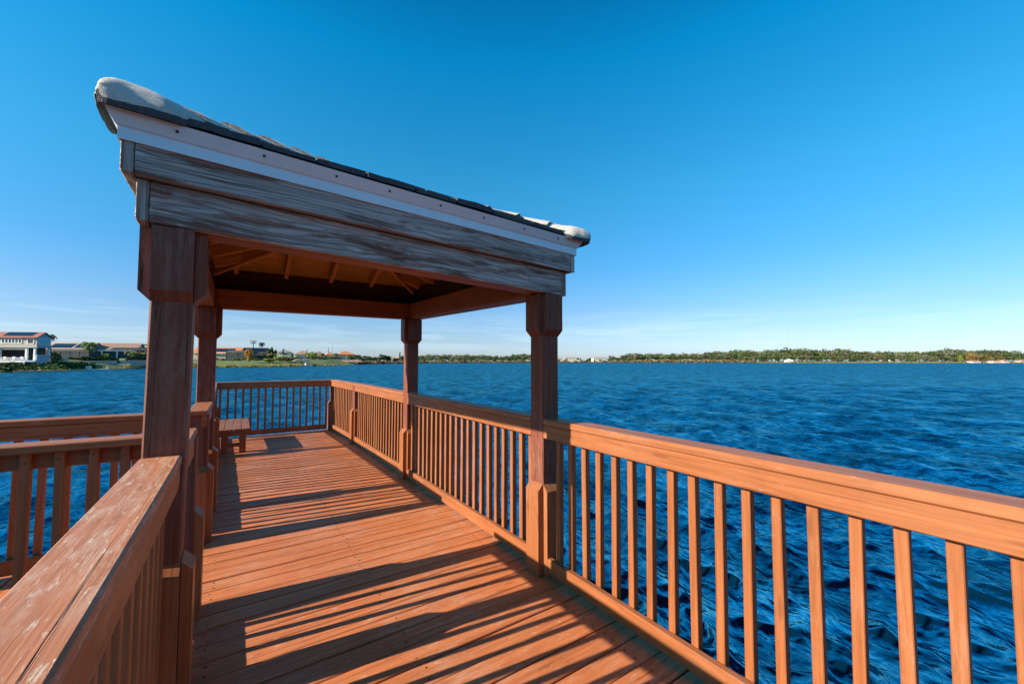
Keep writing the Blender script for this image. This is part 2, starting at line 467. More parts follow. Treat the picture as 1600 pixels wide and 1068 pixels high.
def rail_post(label, x, y, faces, h=1.047):
    t = thing('railing_post', label, 'post', (x, y, 0), group='railing posts of the dock')
    m = MB(); m.box((-.0705, -HP, -.03), (.0705, HP, h), 2, .006); m.build('post_shaft', M_POST, t)
    for f in faces: skirt(t, 0, 0, HP - (.0035 if f[0] else 0), f)
    return t
rail_post('square post at the near side of the walkway opening', XL, 3.105, [RIGHT, FAR])
rail_post('square post at the far side of the walkway opening', XL, 4.355, [RIGHT, NEAR])
rail_post('square post midway along the right railing behind the gazebo', XR - .022, 7.905, [LEFT, NEAR, FAR])
rail_post('square post midway along the left railing behind the gazebo', XL - .062, 7.905, [RIGHT, NEAR, FAR])
rail_post('corner post at the far right end of the dock', XR - .085, 9.775, [LEFT, NEAR])
rail_post('corner post at the far left end of the dock', XL - .115, 9.775, [RIGHT, NEAR])

# ------------------------------------------------------------------ gazebo
gz = thing('gazebo', 'small wooden gazebo with four square posts and a gray shingled hip roof', 'gazebo', (0, 0, 0))
gx0, gx1, gy0, gy1 = XL, XR, YF0, YF1
DROP = {(0, 0): .036, (1, 0): -.060, (0, 1): 0.0, (1, 1): .0}      # the old frame has sagged at one corner
def tw(q):
    u = (q[0] - gx0) / (gx1 - gx0); v = (q[1] - gy0) / (gy1 - gy0)
    dz = DROP[0, 0] * (1 - u) * (1 - v) + DROP[1, 0] * u * (1 - v) + DROP[0, 1] * (1 - u) * v + DROP[1, 1] * u * v
    return (q[0], q[1], q[2] + dz)
BZ = 2.045
for (px_, py_, kx, ky) in ((gx0, gy0, 0, 0), (gx1, gy0, 1, 0), (gx0, gy1, 0, 1), (gx1, gy1, 1, 1)):
    d = DROP[kx, ky]
    m = MB()
    lean = .010 if (kx, ky) == (0, 0) else 0
    m.box((px_ - HP, py_ - HP, -.03), (px_ + HP, py_ + HP, BZ + d + .2), 2, .007, lambda q: (q[0] + lean * (q[2] - .9), q[1], q[2]), seg=4)
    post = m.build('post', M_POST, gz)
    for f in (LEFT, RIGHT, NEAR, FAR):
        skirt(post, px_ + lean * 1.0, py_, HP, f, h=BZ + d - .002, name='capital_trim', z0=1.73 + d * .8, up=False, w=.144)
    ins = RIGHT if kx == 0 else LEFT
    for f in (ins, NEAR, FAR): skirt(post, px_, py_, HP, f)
# inner beams
for lo, hi, ax in (((gx0 - HP, gy0 - HP + .004, BZ + .004), (gx1 + HP, gy0 + HP - .02, BZ + .20), 0), ((gx0 - HP, gy1 - .05, BZ), (gx1 + HP, gy1 + HP - .004, BZ + .20), 0),
                   ((gx0 - HP + .004, gy0 + HP - .015, BZ + .002), (gx0 + .05, gy1 - .055, BZ + .198), 1), ((gx1 - .05, gy0 + HP - .015, BZ + .002), (gx1 + HP - .004, gy1 - .055, BZ + .198), 1)):
    m = MB(); m.box(lo, hi, ax, .005, tw, seg=4); m.build('inner_beam', M_BEAM, gz)
T = .042
def ring_boards(name, off, z0, z1, mat, inset=0.0, pm=None):
    x0, x1, y0, y1 = gx0 - HP - off, gx1 + HP + off, gy0 - HP - off, gy1 + HP + off      # outer faces
    for lo, hi, ax in (((x0 + T + .003, y0, z0), (x1 - T - .003, y0 + T, z1), 0), ((x0 + T + .003, y1 - T, z0), (x1 - T - .003, y1, z1), 0),
                       ((x0, y0 + .001, z0), (x0 + T, y1 - .001, z1), 1), ((x1 - T, y0 + .001, z0), (x1, y1 - .001, z1), 1)):
        m = MB(); m.box(lo, hi, ax, .004, tw, seg=6); m.build(name, mat, gz)
    return x0, x1, y0, y1
ring_boards('lower_beam_board', .043 + T * 0, BZ + .004, BZ + .180, M_WEATH)
ring_boards('upper_beam_board', .043 + T + .003, BZ + .181, BZ + .330, M_WEATH)
# white vinyl fascia, two tiers
FX = .043 + T + .003
fz0, fz1, fz2 = BZ + .306, BZ + .362, BZ + .412
fo = FX + .001
ex0, ex1, ey0, ey1 = gx0 - HP - fo, gx1 + HP + fo, gy0 - HP - fo, gy1 + HP + fo
prof = [(0, fz0), (.008, fz0), (.008, fz1 - .006), (.016, fz1), (.044, fz2), (.0, fz2)]
def mitred(c0, c1, outv):
    """profile swept along an eave with mitred ends"""
    c0 = Vector(c0); c1 = Vector(c1); f = Vector(outv); d = (c1 - c0).normalized()
    m = MB(); A = []; B = []
    for a, z in prof:
        A.append(tw(c0 + f * a - d * a + Vector((0, 0, z)))); B.append(tw(c1 + f * a + d * a + Vector((0, 0, z))))
    n = len(prof)
    for i in range(n):
        j = (i + 1) % n
        m.face([A[i], B[i], B[j], A[j]], tuple(d))
    m.face(A[::-1], tuple(d)); m.face(B, tuple(d))
    return m
for c0, c1, f in (((ex0, ey0, 0), (ex1, ey0, 0), NEAR), ((ex1, ey0, 0), (ex1, ey1, 0), RIGHT), ((ex1, ey1, 0), (ex0, ey1, 0), FAR), ((ex0, ey1, 0), (ex0, ey0, 0), LEFT)):
    fa = mitred(c0, c1, f).build('white_fascia', M_WHITE, gz)
    sc = MB(); d = (Vector(c1) - Vector(c0)); Ld = d.length; d.normalize(); s_ = .18
    while s_ < Ld:
        b = Vector(tw(Vector(c0) + d * s_ + Vector(f) * .030 + Vector((0, 0, fz1 + .026))))
        sc.tube(b - Vector(f) * .01, b + Vector(f) * .0035, .0062, .0062, 10)
        s_ += random.uniform(.27, .34)
    sc.build('fascia_screws', M_SCREW, fa)

# roof planes
SL = .40
rz = fz2 + .003
ov = .034
rx0, rx1, ry0, ry1 = ex0 - ov, ex1 + ov + .04, ey0 - ov, ey1 + ov
cxr, cyr = (rx0 + rx1) / 2, (ry0 + ry1) / 2
hx = (rx1 - rx0) / 2; hy = (ry1 - ry0) / 2; hm = min(hx, hy); RZ = rz + hm * SL
rA = (cxr, cyr - (hy - hm), RZ); rB = (cxr, cyr + (hy - hm), RZ)
if hx > hy: rA = (cxr - (hx - hm), cyr, RZ); rB = (cxr + (hx - hm), cyr, RZ)
c00, c10, c11, c01 = (rx0, ry0, rz), (rx1, ry0, rz), (rx1, ry1, rz), (rx0, ry1, rz)
planes = [([c00, c10, rA], (1, 0, 0)), ([c10, c11, rB, rA], (0, 1, 0)), ([c11, c01, rB], (1, 0, 0)), ([c01, c00, rA, rB], (0, 1, 0))]
up = Vector((0, 0, 1))
def slab(pts, ax, t, mat, name, parent):
    m = MB(); lo = [Vector(tw(p)) for p in pts]; hi = [p + up * t for p in lo]; n = len(pts)
    m.face(hi, ax); m.face(lo[::-1], ax)
    for i in range(n):
        j = (i + 1) % n; m.face([lo[i], lo[j], hi[j], hi[i]], ax)
    return m.build(name, mat, parent)
for pts, ax in planes:
    inset = [tuple(Vector(p).lerp(Vector((cxr, cyr, p[2])), .03 if p[2] < rz + .01 else 0)) for p in pts]
    slab(inset, ax, .014, M_CEIL, 'roof_sheathing', gz)

def roof_z(x, y):
    return rz + SL * min(x - rx0, rx1 - x, y - ry0, ry1 - y)
# shingle courses: every tab a thin slab, ragged along the eave
def shingles(e0, e1, inward):
    e0 = Vector(e0); e1 = Vector(e1); d = (e1 - e0); Ld = d.length; d.normalize(); n = Vector(inward)
    half = hm
    m = MB(); c = 0; run = .0
    while run < half:
        s = run - (.0 if c == 0 else 0); x = s - random.uniform(0, .15)
        top = min(half, run + .27)
        while x < Ld - s:
            wtab = random.uniform(.22, .34)
            a, b = max(x, s), min(x + wtab - .012, Ld - s)
            if b - a > .02:
                t = random.uniform(.006, .018) + .010
                ow = random.uniform(-.006, .012)
                lift = random.uniform(0, .005) if c == 0 else random.uniform(0, .004)
                a2, b2 = max(a, top), min(b, Ld - top)
                if b2 <= a2: a2 = b2 = (top if (a + b) / 2 < Ld / 2 else Ld - top)
                P = []
                k = max(2, int((b - a) / .06))
                bot = []; tp = []; tu = []; tb = []
                for i in range(k + 1):
                    f_ = i / k; sx = a + (b - a) * f_; sx2 = a2 + (b2 - a2) * f_
                    jx = random.uniform(-.004, .004); jz = random.uniform(-.003, .003)
                    q = e0 + d * sx + n * (run - ow + jx); q2 = e0 + d * sx2 + n * top
                    zb = .012 + lift + (.012 if c else 0)
                    bz = rz + SL * run; tz = rz + SL * top
                    bot.append(tw((q.x, q.y, bz + zb - .004))); tp.append(tw((q.x, q.y, bz + zb + t + jz)))
                    tu.append(tw((q2.x, q2.y, tz + .014 + t * .6))); tb.append(tw((q2.x, q2.y, tz + .010)))
                for i in range(k):
                    m.face([tp[i], tp[i + 1], tu[i + 1], tu[i]], tuple(d), m=0)
                    m.face([bot[i], bot[i + 1], tp[i + 1], tp[i]], tuple(d), m=1)
                    m.face([tb[i], tb[i + 1], bot[i + 1], bot[i]], tuple(d), m=1)
                m.face([bot[0], tp[0], tu[0], tb[0]], tuple(d), m=1)
                m.face([bot[k], tb[k], tu[k], tp[k]], tuple(d), m=1)
            x += wtab
        run += .14; c += 1
    return m.build('roof_shingles', [M_SHING, M_SHEDGE], gz)
shingles(c00, c10, (0, 1, 0)); shingles(c10, c11, (-1, 0, 0)); shingles(c11, c01, (0, -1, 0)); shingles(c01, c00, (1, 0, 0))

def hip_caps(p0, p1, big=1.0, w=.125):
    """overlapping bent cap pieces from the eave corner p0 up to p1, each a closed thick shell"""
    p0 = Vector(tw(p0)); p1 = Vector(tw(p1)); d = p1 - p0; L_ = d.length; d.normalize()
    side = d.cross(up).normalized(); nup = side.cross(d).normalized()
    rj = random.Random(int(big * 100))
    m = MB(); s = -.028; k = 0
    while s < L_ - .05:
        ln = .46 if k == 0 else .34
        e = min(s + ln, L_ + .03)
        W = w * (1.15 if k == 0 else 1.0); H = .075 * big if k == 0 else .036 * big
        rows = 22 if k == 0 else 5; segs = 16
        top = []; bot = []
        for i in range(rows):
            f_ = i / (rows - 1)
            pos = p0 + d * (s + (e - s) * f_)
            if k == 0:
                sp = s + (e - s) * f_ * f_ ** .25
                pos = p0 + d * sp
                wf = min(1.0, (max(0, sp + .030) * .95 + .014 + .035 * math.sqrt(max(0, f_))) / W)
                nose = math.sqrt(max(0.0, 1 - (1 - min(1, f_ * 2.4 + .02)) ** 2))
                tail = 1 - .62 * max(0, (f_ - .45) / .55)
                hf = nose * tail; base = .008
            else:
                wf = 1; hf = 1; base = .026 * (1 - f_) + .010
            r1 = []; r2 = []
            for j in range(segs + 1):
                t = (j / segs * 2 - 1)
                fall = abs(t) * W * wf * .30
                jit = Vector((rj.gauss(0, 1), rj.gauss(0, 1), rj.gauss(0, 1))) * .0014
                lump = .004 * math.sin(f_ * 9 + t * 4) if k == 0 else 0
                r1.append(pos + side * (t * W * wf) + nup * (base + .022 + H * hf * (1 - abs(t) ** 2.4) - fall + lump) + jit)
                r2.append(pos + side * (t * W * wf * .98) + nup * (base + (-.004 if k == 0 else .004) - fall) + jit * .5)
            top.append(r1); bot.append(r2)
        ax = tuple(d)
        for i in range(rows - 1):
            for j in range(segs):
                m.face([top[i][j + 1], top[i][j], top[i + 1][j], top[i + 1][j + 1]][::-1], ax, m=0)
                m.face([bot[i][j], bot[i][j + 1], bot[i + 1][j + 1], bot[i + 1][j]][::-1], ax, m=1)
            m.face([bot[i][0], top[i][0], top[i + 1][0], bot[i + 1][0]], ax, m=1)
            m.face([top[i][segs], bot[i][segs], bot[i + 1][segs], top[i + 1][segs]], ax, m=1)
        for j in range(segs):
            m.face([bot[0][j], bot[0][j + 1], top[0][j + 1], top[0][j]], ax, m=1)
            m.face([bot[-1][j + 1], bot[-1][j], top[-1][j], top[-1][j + 1]], ax, m=1)
        s += .32 if k == 0 else .25; k += 1
    o = m.build('hip_cap', [M_SHING, M_SHEDGE], gz, smooth=True)
    weld(o, 40)
    return o
hip_caps(c00, rA, 1.2, .16); hip_caps(c10, rA, .85, .13); hip_caps(c11, rB); hip_caps(c01, rB); hip_caps(rA, rB)

# boards closing the rafter bays, the cavity's deep shade painted into their colour
M_BLK = painted_wood('blocking_painted_shade', (.07, .032, .014), wear=.02, rough=.8)
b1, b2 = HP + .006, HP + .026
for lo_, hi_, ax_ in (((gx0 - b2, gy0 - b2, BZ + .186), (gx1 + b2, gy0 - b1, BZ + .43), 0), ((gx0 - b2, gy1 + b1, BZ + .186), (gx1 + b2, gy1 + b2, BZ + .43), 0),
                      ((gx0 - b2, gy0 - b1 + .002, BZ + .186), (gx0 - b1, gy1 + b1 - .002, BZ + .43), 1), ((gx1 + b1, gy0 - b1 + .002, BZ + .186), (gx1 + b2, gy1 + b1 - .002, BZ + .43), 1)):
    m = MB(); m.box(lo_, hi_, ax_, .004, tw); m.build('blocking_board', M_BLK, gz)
# rafters
def rafter(p, q, w=.040, h=.135, drop=.004):
    p = Vector(tw(p)); q = Vector(tw(q)); d = (q - p); L_ = d.length; d.normalize()
    s = d.cross(up).normalized(); nn = s.cross(d).normalized()
    m = MB()
    m.box((0, -w / 2, -h - drop), (L_, w / 2, -drop), 0, .003, lambda a: p + d * a[0] + s * a[1] + nn * a[2])
    return m.build('rafter', M_RAFT, gz)
ib = .20
for cx_, cy_, top in ((rx0, ry0, rA), (rx1, ry0, rA), (rx1, ry1, rB), (rx0, ry1, rB)):
    tx = cx_ + ib * (1 if cx_ < cxr else -1); ty = cy_ + ib * (1 if cy_ < cyr else -1)
    rafter((tx, ty, roof_z(tx, ty)), (top[0], top[1], RZ), h=.165)
for xx in np.arange(rx0 + .42, rx1 - .3, .46):
    for yy, sg in ((ry0 + ib, 1), (ry1 - ib, -1)):
        dd = min(xx - rx0, rx1 - xx) - .02
        ye = (ry0 + dd) if sg > 0 else (ry1 - dd)
        if abs(ye - yy) > .15: rafter((xx, yy, roof_z(xx, yy)), (xx, ye, roof_z(xx, ye) - .0))
for yy in np.arange(ry0 + .42, ry1 - .3, .46):
    for xx, sg in ((rx0 + ib, 1), (rx1 - ib, -1)):
        dd = min(min(yy - ry0, ry1 - yy), hm) - .02
        xe = (rx0 + dd) if sg > 0 else (rx1 - dd)
        if abs(xe - xx) > .15: rafter((xx, yy, roof_z(xx, yy)), (xe, yy, roof_z(xe, yy)))

# ------------------------------------------------------------------ bench
bn = thing('bench', 'low red brown slatted bench at the far left corner of the dock', 'bench', (-.03, 8.05, 0))
def bb(lo, hi, ax, nm, mat=M_RAIL):
    m = MB(); m.box(lo, hi, ax, .005); return m.build(nm, mat, bn)
for i in range(4):
    x0 = -.225 + i * .119
    bb((x0, 0, .362), (x0 + .112, 1.45, .40), 1, 'seat_slat', M_CAP)
bb((-.21, .02, .285), (.235, .058, .3615), 0, 'apron'); bb((-.21, 1.39, .285), (.235, 1.43, .3615), 0, 'apron')
for yl in (.06, 1.29):
    for xl in (-.155, .10):
        bb((xl, yl, .002), (xl + .09, yl + .09, .361), 2, 'leg')
bb((-.065, .09, .10), (.10, .13, .16), 0, 'stretcher'); bb((-.065, 1.31, .10), (.10, 1.35, .16), 0, 'stretcher')

# ------------------------------------------------------------------ shores
def pxaz(px): return px
SHORE = [(-2600, 40), (-1400, 52), (-700, 66), (-300, 78), (-60, 86), (0, 88), (20, 91), (60, 94), (90, 96.3), (104, 98.5), (118, 103), (132, 110), (148, 118), (175, 126), (200, 132), (235, 143), (290, 152), (330, 158), (400, 166),
         (470, 188), (510, 218), (550, 275), (590, 345), (630, 430), (680, 520), (760, 590), (850, 620), (1000, 640), (1200, 620), (1400, 600), (1600, 560), (1900, 500), (2400, 420), (3400, 300)]
def shore_depth(px):
    for (a, d0), (b, d1) in zip(SHORE, SHORE[1:]):
        if a <= px <= b: return d0 + (d1 - d0) * (px - a) / (b - a)
    return SHORE[-1][1]
NEARP = [(0, -1.35), (1.5, -.86), (3, -.5), (6, .4), (9, 1.0), (16, 1.3), (24, 1.9), (40, 2.2), (90, 2.5), (260, 3.0), (900, 3), (2600, 4)]
LAWNP = [(0, -1.35), (1.5, -.9), (5, -.6), (14, .3), (26, 1.3), (42, 2.4), (60, 2.8), (110, 3.2), (260, 3.6), (900, 3), (2600, 4)]
FARP = [(0, -1.35), (4, -.85), (10, -.5), (22, -.1), (40, .3), (60, .6), (90, 1.0), (130, 1.4), (300, 2.4), (900, 3), (2600, 5)]
def prof_z(px, off):
    def ev(P):
        for (a, z0), (b, z1) in zip(P, P[1:]):
            if a <= off <= b: return z0 + (z1 - z0) * (off - a) / (b - a)
        return P[-1][1]
    if px < 120: return ev(NEARP)
    if px < 260:
        f = (px - 120) / 140; return ev(NEARP) * (1 - f) + ev(LAWNP) * f
    if px < 520: return ev(LAWNP)
    f = min(1, (px - 520) / 120); return ev(LAWNP) * (1 - f) + ev(FARP) * f
def gz_at(px, depth): return prof_z(px, depth - shore_depth(px))
def terrain():
    pxs = []
    x = -2600
    while x < 3400:
        pxs.append(x); x += 4 if -80 < x < 660 else (12 if -400 < x < 1700 else 60)
    offs = [0, 1.5, 3, 5, 7, 9, 12, 16, 20, 24, 32, 40, 60, 90, 130, 260, 500, 900, 2600]
    V = []; Fc = []
    rg = random.Random(3)
    for x in pxs:
        wob = .12 * math.sin(x * .13)
        for o_ in offs:
            d = shore_depth(x) + o_ + (wob if o_ < 20 else 0)
            gx, gy = ground(x, d); V.append((gx, gy, prof_z(x, o_) + rg.uniform(-.03, .03) * min(1, o_ / 12)))
    n = len(offs)
    for i in range(len(pxs) - 1):
        for j in range(n - 1):
            Fc.append((i * n + j, (i + 1) * n + j, (i + 1) * n + j + 1, i * n + j + 1))
    me = bpy.data.meshes.new('shore_ground'); me.from_pydata(V, [], Fc); me.update()
    m = NT('shore_grass')
    p = m.n('ShaderNodeNewGeometry').outputs['Position']
    sz = m.n('ShaderNodeSeparateXYZ'); m.link(p, sz.inputs[0])
    a = m.noise(p, .12, 4, .6); b = m.noise(p, 1.2, 4, .65)
    c = m.mix(m.ramp(a, [(.35, 0), (.65, 1)]), (.055, .105, .016), (.11, .155, .028))
    c = m.mix(m.math('MULTIPLY', m.ramp(b, [(.4, 0), (.7, 1)]), .5), c, (.20, .18, .06))
    zn = m.math('ADD', sz.outputs[2], m.math('MULTIPLY', m.math('SUBTRACT', b, .5), .5))
    sand = m.ramp(m.math('ADD', zn, 1.0), [(.06, 1), (.22, 0)])
    c = m.mix(sand, c, (.42, .31, .19))
    m.set(Base_Color=c, Roughness=.9)
    me.materials.append(m.mat); me.polygons.foreach_set('use_smooth', [True] * len(Fc))
    o = bpy.data.objects.new('shore_ground', me); COL.objects.link(o); tag(o, kind='structure')
terrain()

# ------------------------------------------------------------------ vegetation builders
def leaf_cloud(pts, nrm, size, rg, aspect=1.0):
    n = len(pts)
    v = rg.normal(size=(n, 3)) + nrm * .7
    v /= np.linalg.norm(v, axis=1)[:, None]
    a = np.cross(v, rg.normal(size=(n, 3))); a /= np.linalg.norm(a, axis=1)[:, None]
    b = np.cross(v, a)
    s = (size * rg.uniform(.6, 1.3, n))[:, None]
    q = np.stack([pts - a * s - b * s * .6 * aspect, pts + a * s * .9 - b * s * .5 * aspect, pts + a * s + b * s * .6 * aspect, pts - a * s * .8 + b * s * .7 * aspect], 1)
    return q.reshape(-1, 3)
def crown_points(rg, n, w, h, z0, lobes, kind='round'):
    P = []; N = []
    C = []
    for i in range(lobes):
        th = rg.uniform(0, TAU); rr = math.sqrt(rg.random()) * .62; zz = rg.uniform(.18, .82)
        if kind == 'cone': rr *= (1 - zz) * 1.2
        elif kind == 'spread': zz = .35 + zz * .55; rr *= 1.25
        else: rr *= math.sqrt(max(.1, 1 - (zz * 2 - 1) ** 2 * .8))
        r = rg.uniform(.20, .36) * (1 - .5 * zz if kind == 'cone' else 1)
        C.append((rr * math.cos(th) * w / 2, rr * math.sin(th) * w / 2, z0 + zz * h, r))
    for i in range(n):
        c = C[rg.integers(lobes)]
        d = rg.normal(size=3); d /= np.linalg.norm(d); k = c[3] * rg.uniform(.55, 1.05)
        P.append((c[0] + d[0] * k * w, c[1] + d[1] * k * w, max(z0 * .6, c[2] + d[2] * k * h * .8))); N.append(d)
    return np.array(P), np.array(N)
def mesh_quads(name, V, mat):
    n = len(V) // 4
    me = bpy.data.meshes.new(name)
    me.from_pydata([tuple(p) for p in V], [], [(4 * i, 4 * i + 1, 4 * i + 2, 4 * i + 3) for i in range(n)])
    me.materials.append(mat); me.update()
    return me
def limb_mesh(name, h, r, rg, mat, spread, nl=4):
    m = MB(); bend = Vector((rg.normal(0, .05 * h), rg.normal(0, .05 * h), 0))
    a = Vector((0, 0, -.3)); k = Vector((0, 0, h * .55)) + bend
    m.tube(a, k, r, r * .7, 8)
    for i in range(nl):
        th = TAU * i / nl + rg.uniform(-.4, .4)
        e = k + Vector((math.cos(th) * spread, math.sin(th) * spread, h * rg.uniform(.3, .55)))
        m.tube(k, e, r * .6, r * .2, 6)
    o = m.build(name, mat); me = o.data; bpy.data.objects.remove(o); return me
def make_tree(name, label, cat, w, h, leaves, size, mat, seed, kind='round', base=.22, lobes=10, group=None):
    rg = np.random.default_rng(seed)
    t = thing(name, label, cat, group=group)
    P, N = crown_points(rg, leaves, w, h * (1 - base), h * base, lobes, kind)
    c = bpy.data.objects.new('crown', mesh_quads('crown', leaf_cloud(P, N, size, rg), mat)); COL.objects.link(c); c.parent = t
    k = bpy.data.objects.new('trunk', limb_mesh('trunk', h * (.8 if kind == 'cone' else .62), max(.1, h * .022), rg, M_BARK, w * .22)); COL.objects.link(k); k.parent = t
    return t
M_BARK = plain('tree_bark', (.10, .075, .055), .9, .3, 2)
G1 = foliage('leaves_dark_green', (.060, .092, .030), (.11, .145, .052))
G2 = foliage('leaves_olive', (.10, .13, .045), (.18, .20, .078))
G3 = foliage('leaves_bright_green', (.19, .26, .035), (.32, .37, .07))
G4 = foliage('leaves_gray_green', (.15, .165, .095), (.24, .245, .15))
G5 = foliage('leaves_rust', (.26, .13, .045), (.34, .19, .06))
G6 = foliage('leaves_gold', (.58, .34, .03), (.66, .46, .06))
G7 = foliage('leaves_brown_brush', (.16, .115, .06), (.25, .19, .10))
G8 = foliage('leaves_dull_gold', (.24, .18, .05), (.32, .25, .08))
HEDGE = foliage('hedge_leaves', (.022, .055, .012), (.05, .11, .02))
PALMG = foliage('palm_leaves', (.06, .12, .016), (.17, .24, .035), trans=.35)
PALMD = foliage('palm_leaves_dark', (.03, .065, .02), (.07, .11, .04))

def place(o, px, depth, z=None, rz=None, s=1.0):
    x, y = ground(px, depth)
    o.location = (x, y, (gz_at(px, depth) if z is None else z) - .05)
    if rz is not None: o.rotation_euler = (0, 0, rz)
    o.scale = (s, s, s) if not isinstance(s, tuple) else s
    return o

def palm(name, label, h, frond, nf, mat, seed, droop=1.0, group=None):
    rg = np.random.default_rng(seed); t = thing(name, label, 'palm tree', group=group)
    m = MB(); p = Vector((0, 0, -.3)); lean = Vector((rg.normal(0, .04), rg.normal(0, .04), 0)); r = .17
    for i in range(6):
        q = Vector((0, 0, h * (i + 1) / 6)) + lean * h * ((i + 1) / 6) ** 2
        m.tube(p, q, r, r * .94, 9); p = q; r *= .94
    m.build('trunk', M_BARK, t, smooth=True)
    top = p
    for i in range(nf):
        th = TAU * i / nf * 2.4 + rg.uniform(-.2, .2); e0 = rg.uniform(-.15, 1.25)
        d = Vector((math.cos(th), math.sin(th), 0)); q = top.copy(); e = e0; L_ = frond * rg.uniform(.8, 1.1); n = 9
        V = []; prev = None
        for k in range(n + 1):
            f_ = k / n
            side = Vector((-d.y, d.x, 0)); w_ = L_ * .20 * math.sin(math.pi * min(1, .12 + f_ * .9)) + .03
            hang = -.55 * w_
            row = (q + side * w_ + up * hang, q.copy(), q - side * w_ + up * hang)
            if prev:
                g = (row[1] - prev[1]) * .28
                for a_, b_ in ((0, 1), (2, 1)):
                    for sub in (0, .5):
                        pa = prev[b_].lerp(row[b_], sub); pb = prev[b_].lerp(row[b_], sub + .34)
                        ta = prev[a_].lerp(row[a_], sub) + g * 2; tb = prev[a_].lerp(row[a_], sub + .2) + g * 2
                        V += [pa, pb, tb, ta]
            prev = row
            q = q + (d * math.cos(e) + up * math.sin(e)) * (L_ / n); e -= .26 * droop * (1 + f_)
        o = bpy.data.objects.new('frond', mesh_quads('frond', [tuple(v) for v in V], mat)); COL.objects.link(o); o.parent = t
    return t

def hedge(name, label, pxa, pxb, depth_a, depth_b, h, th, mat, seed, cat='hedge', dens=75, size=.20, group=None, z=None):
    rg = np.random.default_rng(seed)
    A = Vector((*ground(pxa, depth_a), gz_at(pxa, depth_a) if z is None else z)); B = Vector((*ground(pxb, depth_b), gz_at(pxb, depth_b) if z is None else z))
    d = B - A; L_ = d.length; n = int(dens * L_ * h)
    s = rg.random(n); side = Vector((-d.y, d.x, 0)).normalized()
    hh = h * (.86 + .14 * np.sin(s * L_ * 1.3 + seed))
    u = rg.uniform(-1, 1, n); z = rg.random(n) ** .8
    P = np.array([tuple(d * s[i] + side * (u[i] * th / 2 * (1 - .3 * z[i])) + up * (z[i] * hh[i])) for i in range(n)])
    N = np.stack([np.full(n, side.x) * u, np.full(n, side.y) * u, z], 1)
    o = bpy.data.objects.new(name, mesh_quads(name, leaf_cloud(P, N, size, rg), mat)); COL.objects.link(o)
    o.location = A; tag(o, label, cat, group)
    return o

# ------------------------------------------------------------------ houses
M_STUC = plain('beige_stucco', (.55, .46, .36), .85, .06, 1.2)
M_STUCG = plain('gray_blue_stucco', (.36, .42, .46), .85, .06, 1.2)
M_STUCW = plain('white_stucco', (.72, .70, .66), .85, .05, 1.2)
M_TRIM = plain('white_house_trim', (.78, .78, .76), .5, .03, 1)
M_RROOF = plain('red_tile_roof', (.30, .11, .085), .8, .25, 2.5)
M_PROOF = plain('pinkish_brown_roof', (.34, .20, .145), .85, .2, 2.5)
M_TROOF = plain('tan_tile_roof', (.42, .30, .20), .85, .2, 2.5)
M_OROOF = plain('orange_tile_roof', (.50, .19, .075), .85, .2, 2.5)
M_GROOF = plain('gray_shingle_roof', (.20, .20, .21), .85, .2, 2.5)
M_SOLAR = plain('solar_panel', (.012, .018, .035), .25, .2, 1)
M_GLASS = plain('dark_window_glass', (.02, .04, .05), .08, .2, .6, spec=.8)
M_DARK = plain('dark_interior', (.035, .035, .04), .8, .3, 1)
M_SHUT = plain('teal_storm_screen', (.22, .50, .56), .6, .04, 1)
M_SCREEN = plain('pool_screen_mesh', (.055, .065, .07), .8, .3, .8)
M_FRAME = plain('screen_frame', (.15, .15, .14), .6, .1, 1)
M_BLOCK = plain('block_retaining_wall', (.44, .40, .35), .9, .14, 3)
M_FURN = plain('white_patio_furniture', (.75, .75, .72), .5, .04, 1)

def house_root(name, label, px, depth, az, z=None, cat='house', group=None):
    x, y = ground(px, depth)
    return thing(name, label, cat, (x, y, gz_at(px, depth) - .1 if z is None else z), R(180 - az), group)
def hbox(parent, name, lo, hi, mat, bev=.01):
    m = MB(); m.box(lo, hi, 0, bev); return m.build(name, mat, parent)
def gable(parent, x0, x1, y0, y1, z, rise, mat, ov=.5, along='x', th=.14, name='roof', walls=None):
    """pitched roof with real thickness, ridge along x or y; walls fills the gable ends"""
    m = MB()
    if along == 'x':
        yc = (y0 + y1) / 2; sl = rise / ((y1 - y0) / 2); e = z - sl * ov
        sec = [(y0 - ov, e), (yc, z + rise), (y1 + ov, e)]
        mk = lambda u, s: (u, s[0], s[1]); a, b = x0 - ov * .8, x1 + ov * .8
    else:
        xc = (x0 + x1) / 2; sl = rise / ((x1 - x0) / 2); e = z - sl * ov
        sec = [(x0 - ov, e), (xc, z + rise), (x1 + ov, e)]
        mk = lambda u, s: (s[0], u, s[1]); a, b = y0 - ov * .8, y1 + ov * .8
    ax = (1, 0, 0)
    for s0, s1 in ((sec[0], sec[1]), (sec[1], sec[2])):
        lo = [Vector(mk(a, s0)), Vector(mk(b, s0)), Vector(mk(b, s1)), Vector(mk(a, s1))]
        hi = [p + up * th for p in lo]
        m.face(hi, ax); m.face(lo[::-1], ax)
        for i in range(4):
            j = (i + 1) % 4; m.face([lo[i], lo[j], hi[j], hi[i]], ax)
    r = m.build(name, mat, parent)
    if walls:
        g = MB()
        for u in ((x0 + .02, x1 - .02) if along == 'x' else (y0 + .02, y1 - .02)):
            if along == 'x': pts = [(u, y0 + .05, z), (u, y1 - .05, z), (u, (y0 + y1) / 2, z + rise - .06)]
            else: pts = [(x0 + .05, u, z), (x1 - .05, u, z), ((x0 + x1) / 2, u, z + rise - .06)]
            g.face(pts, ax)
        g.build('gable_wall', walls, parent)
    return r
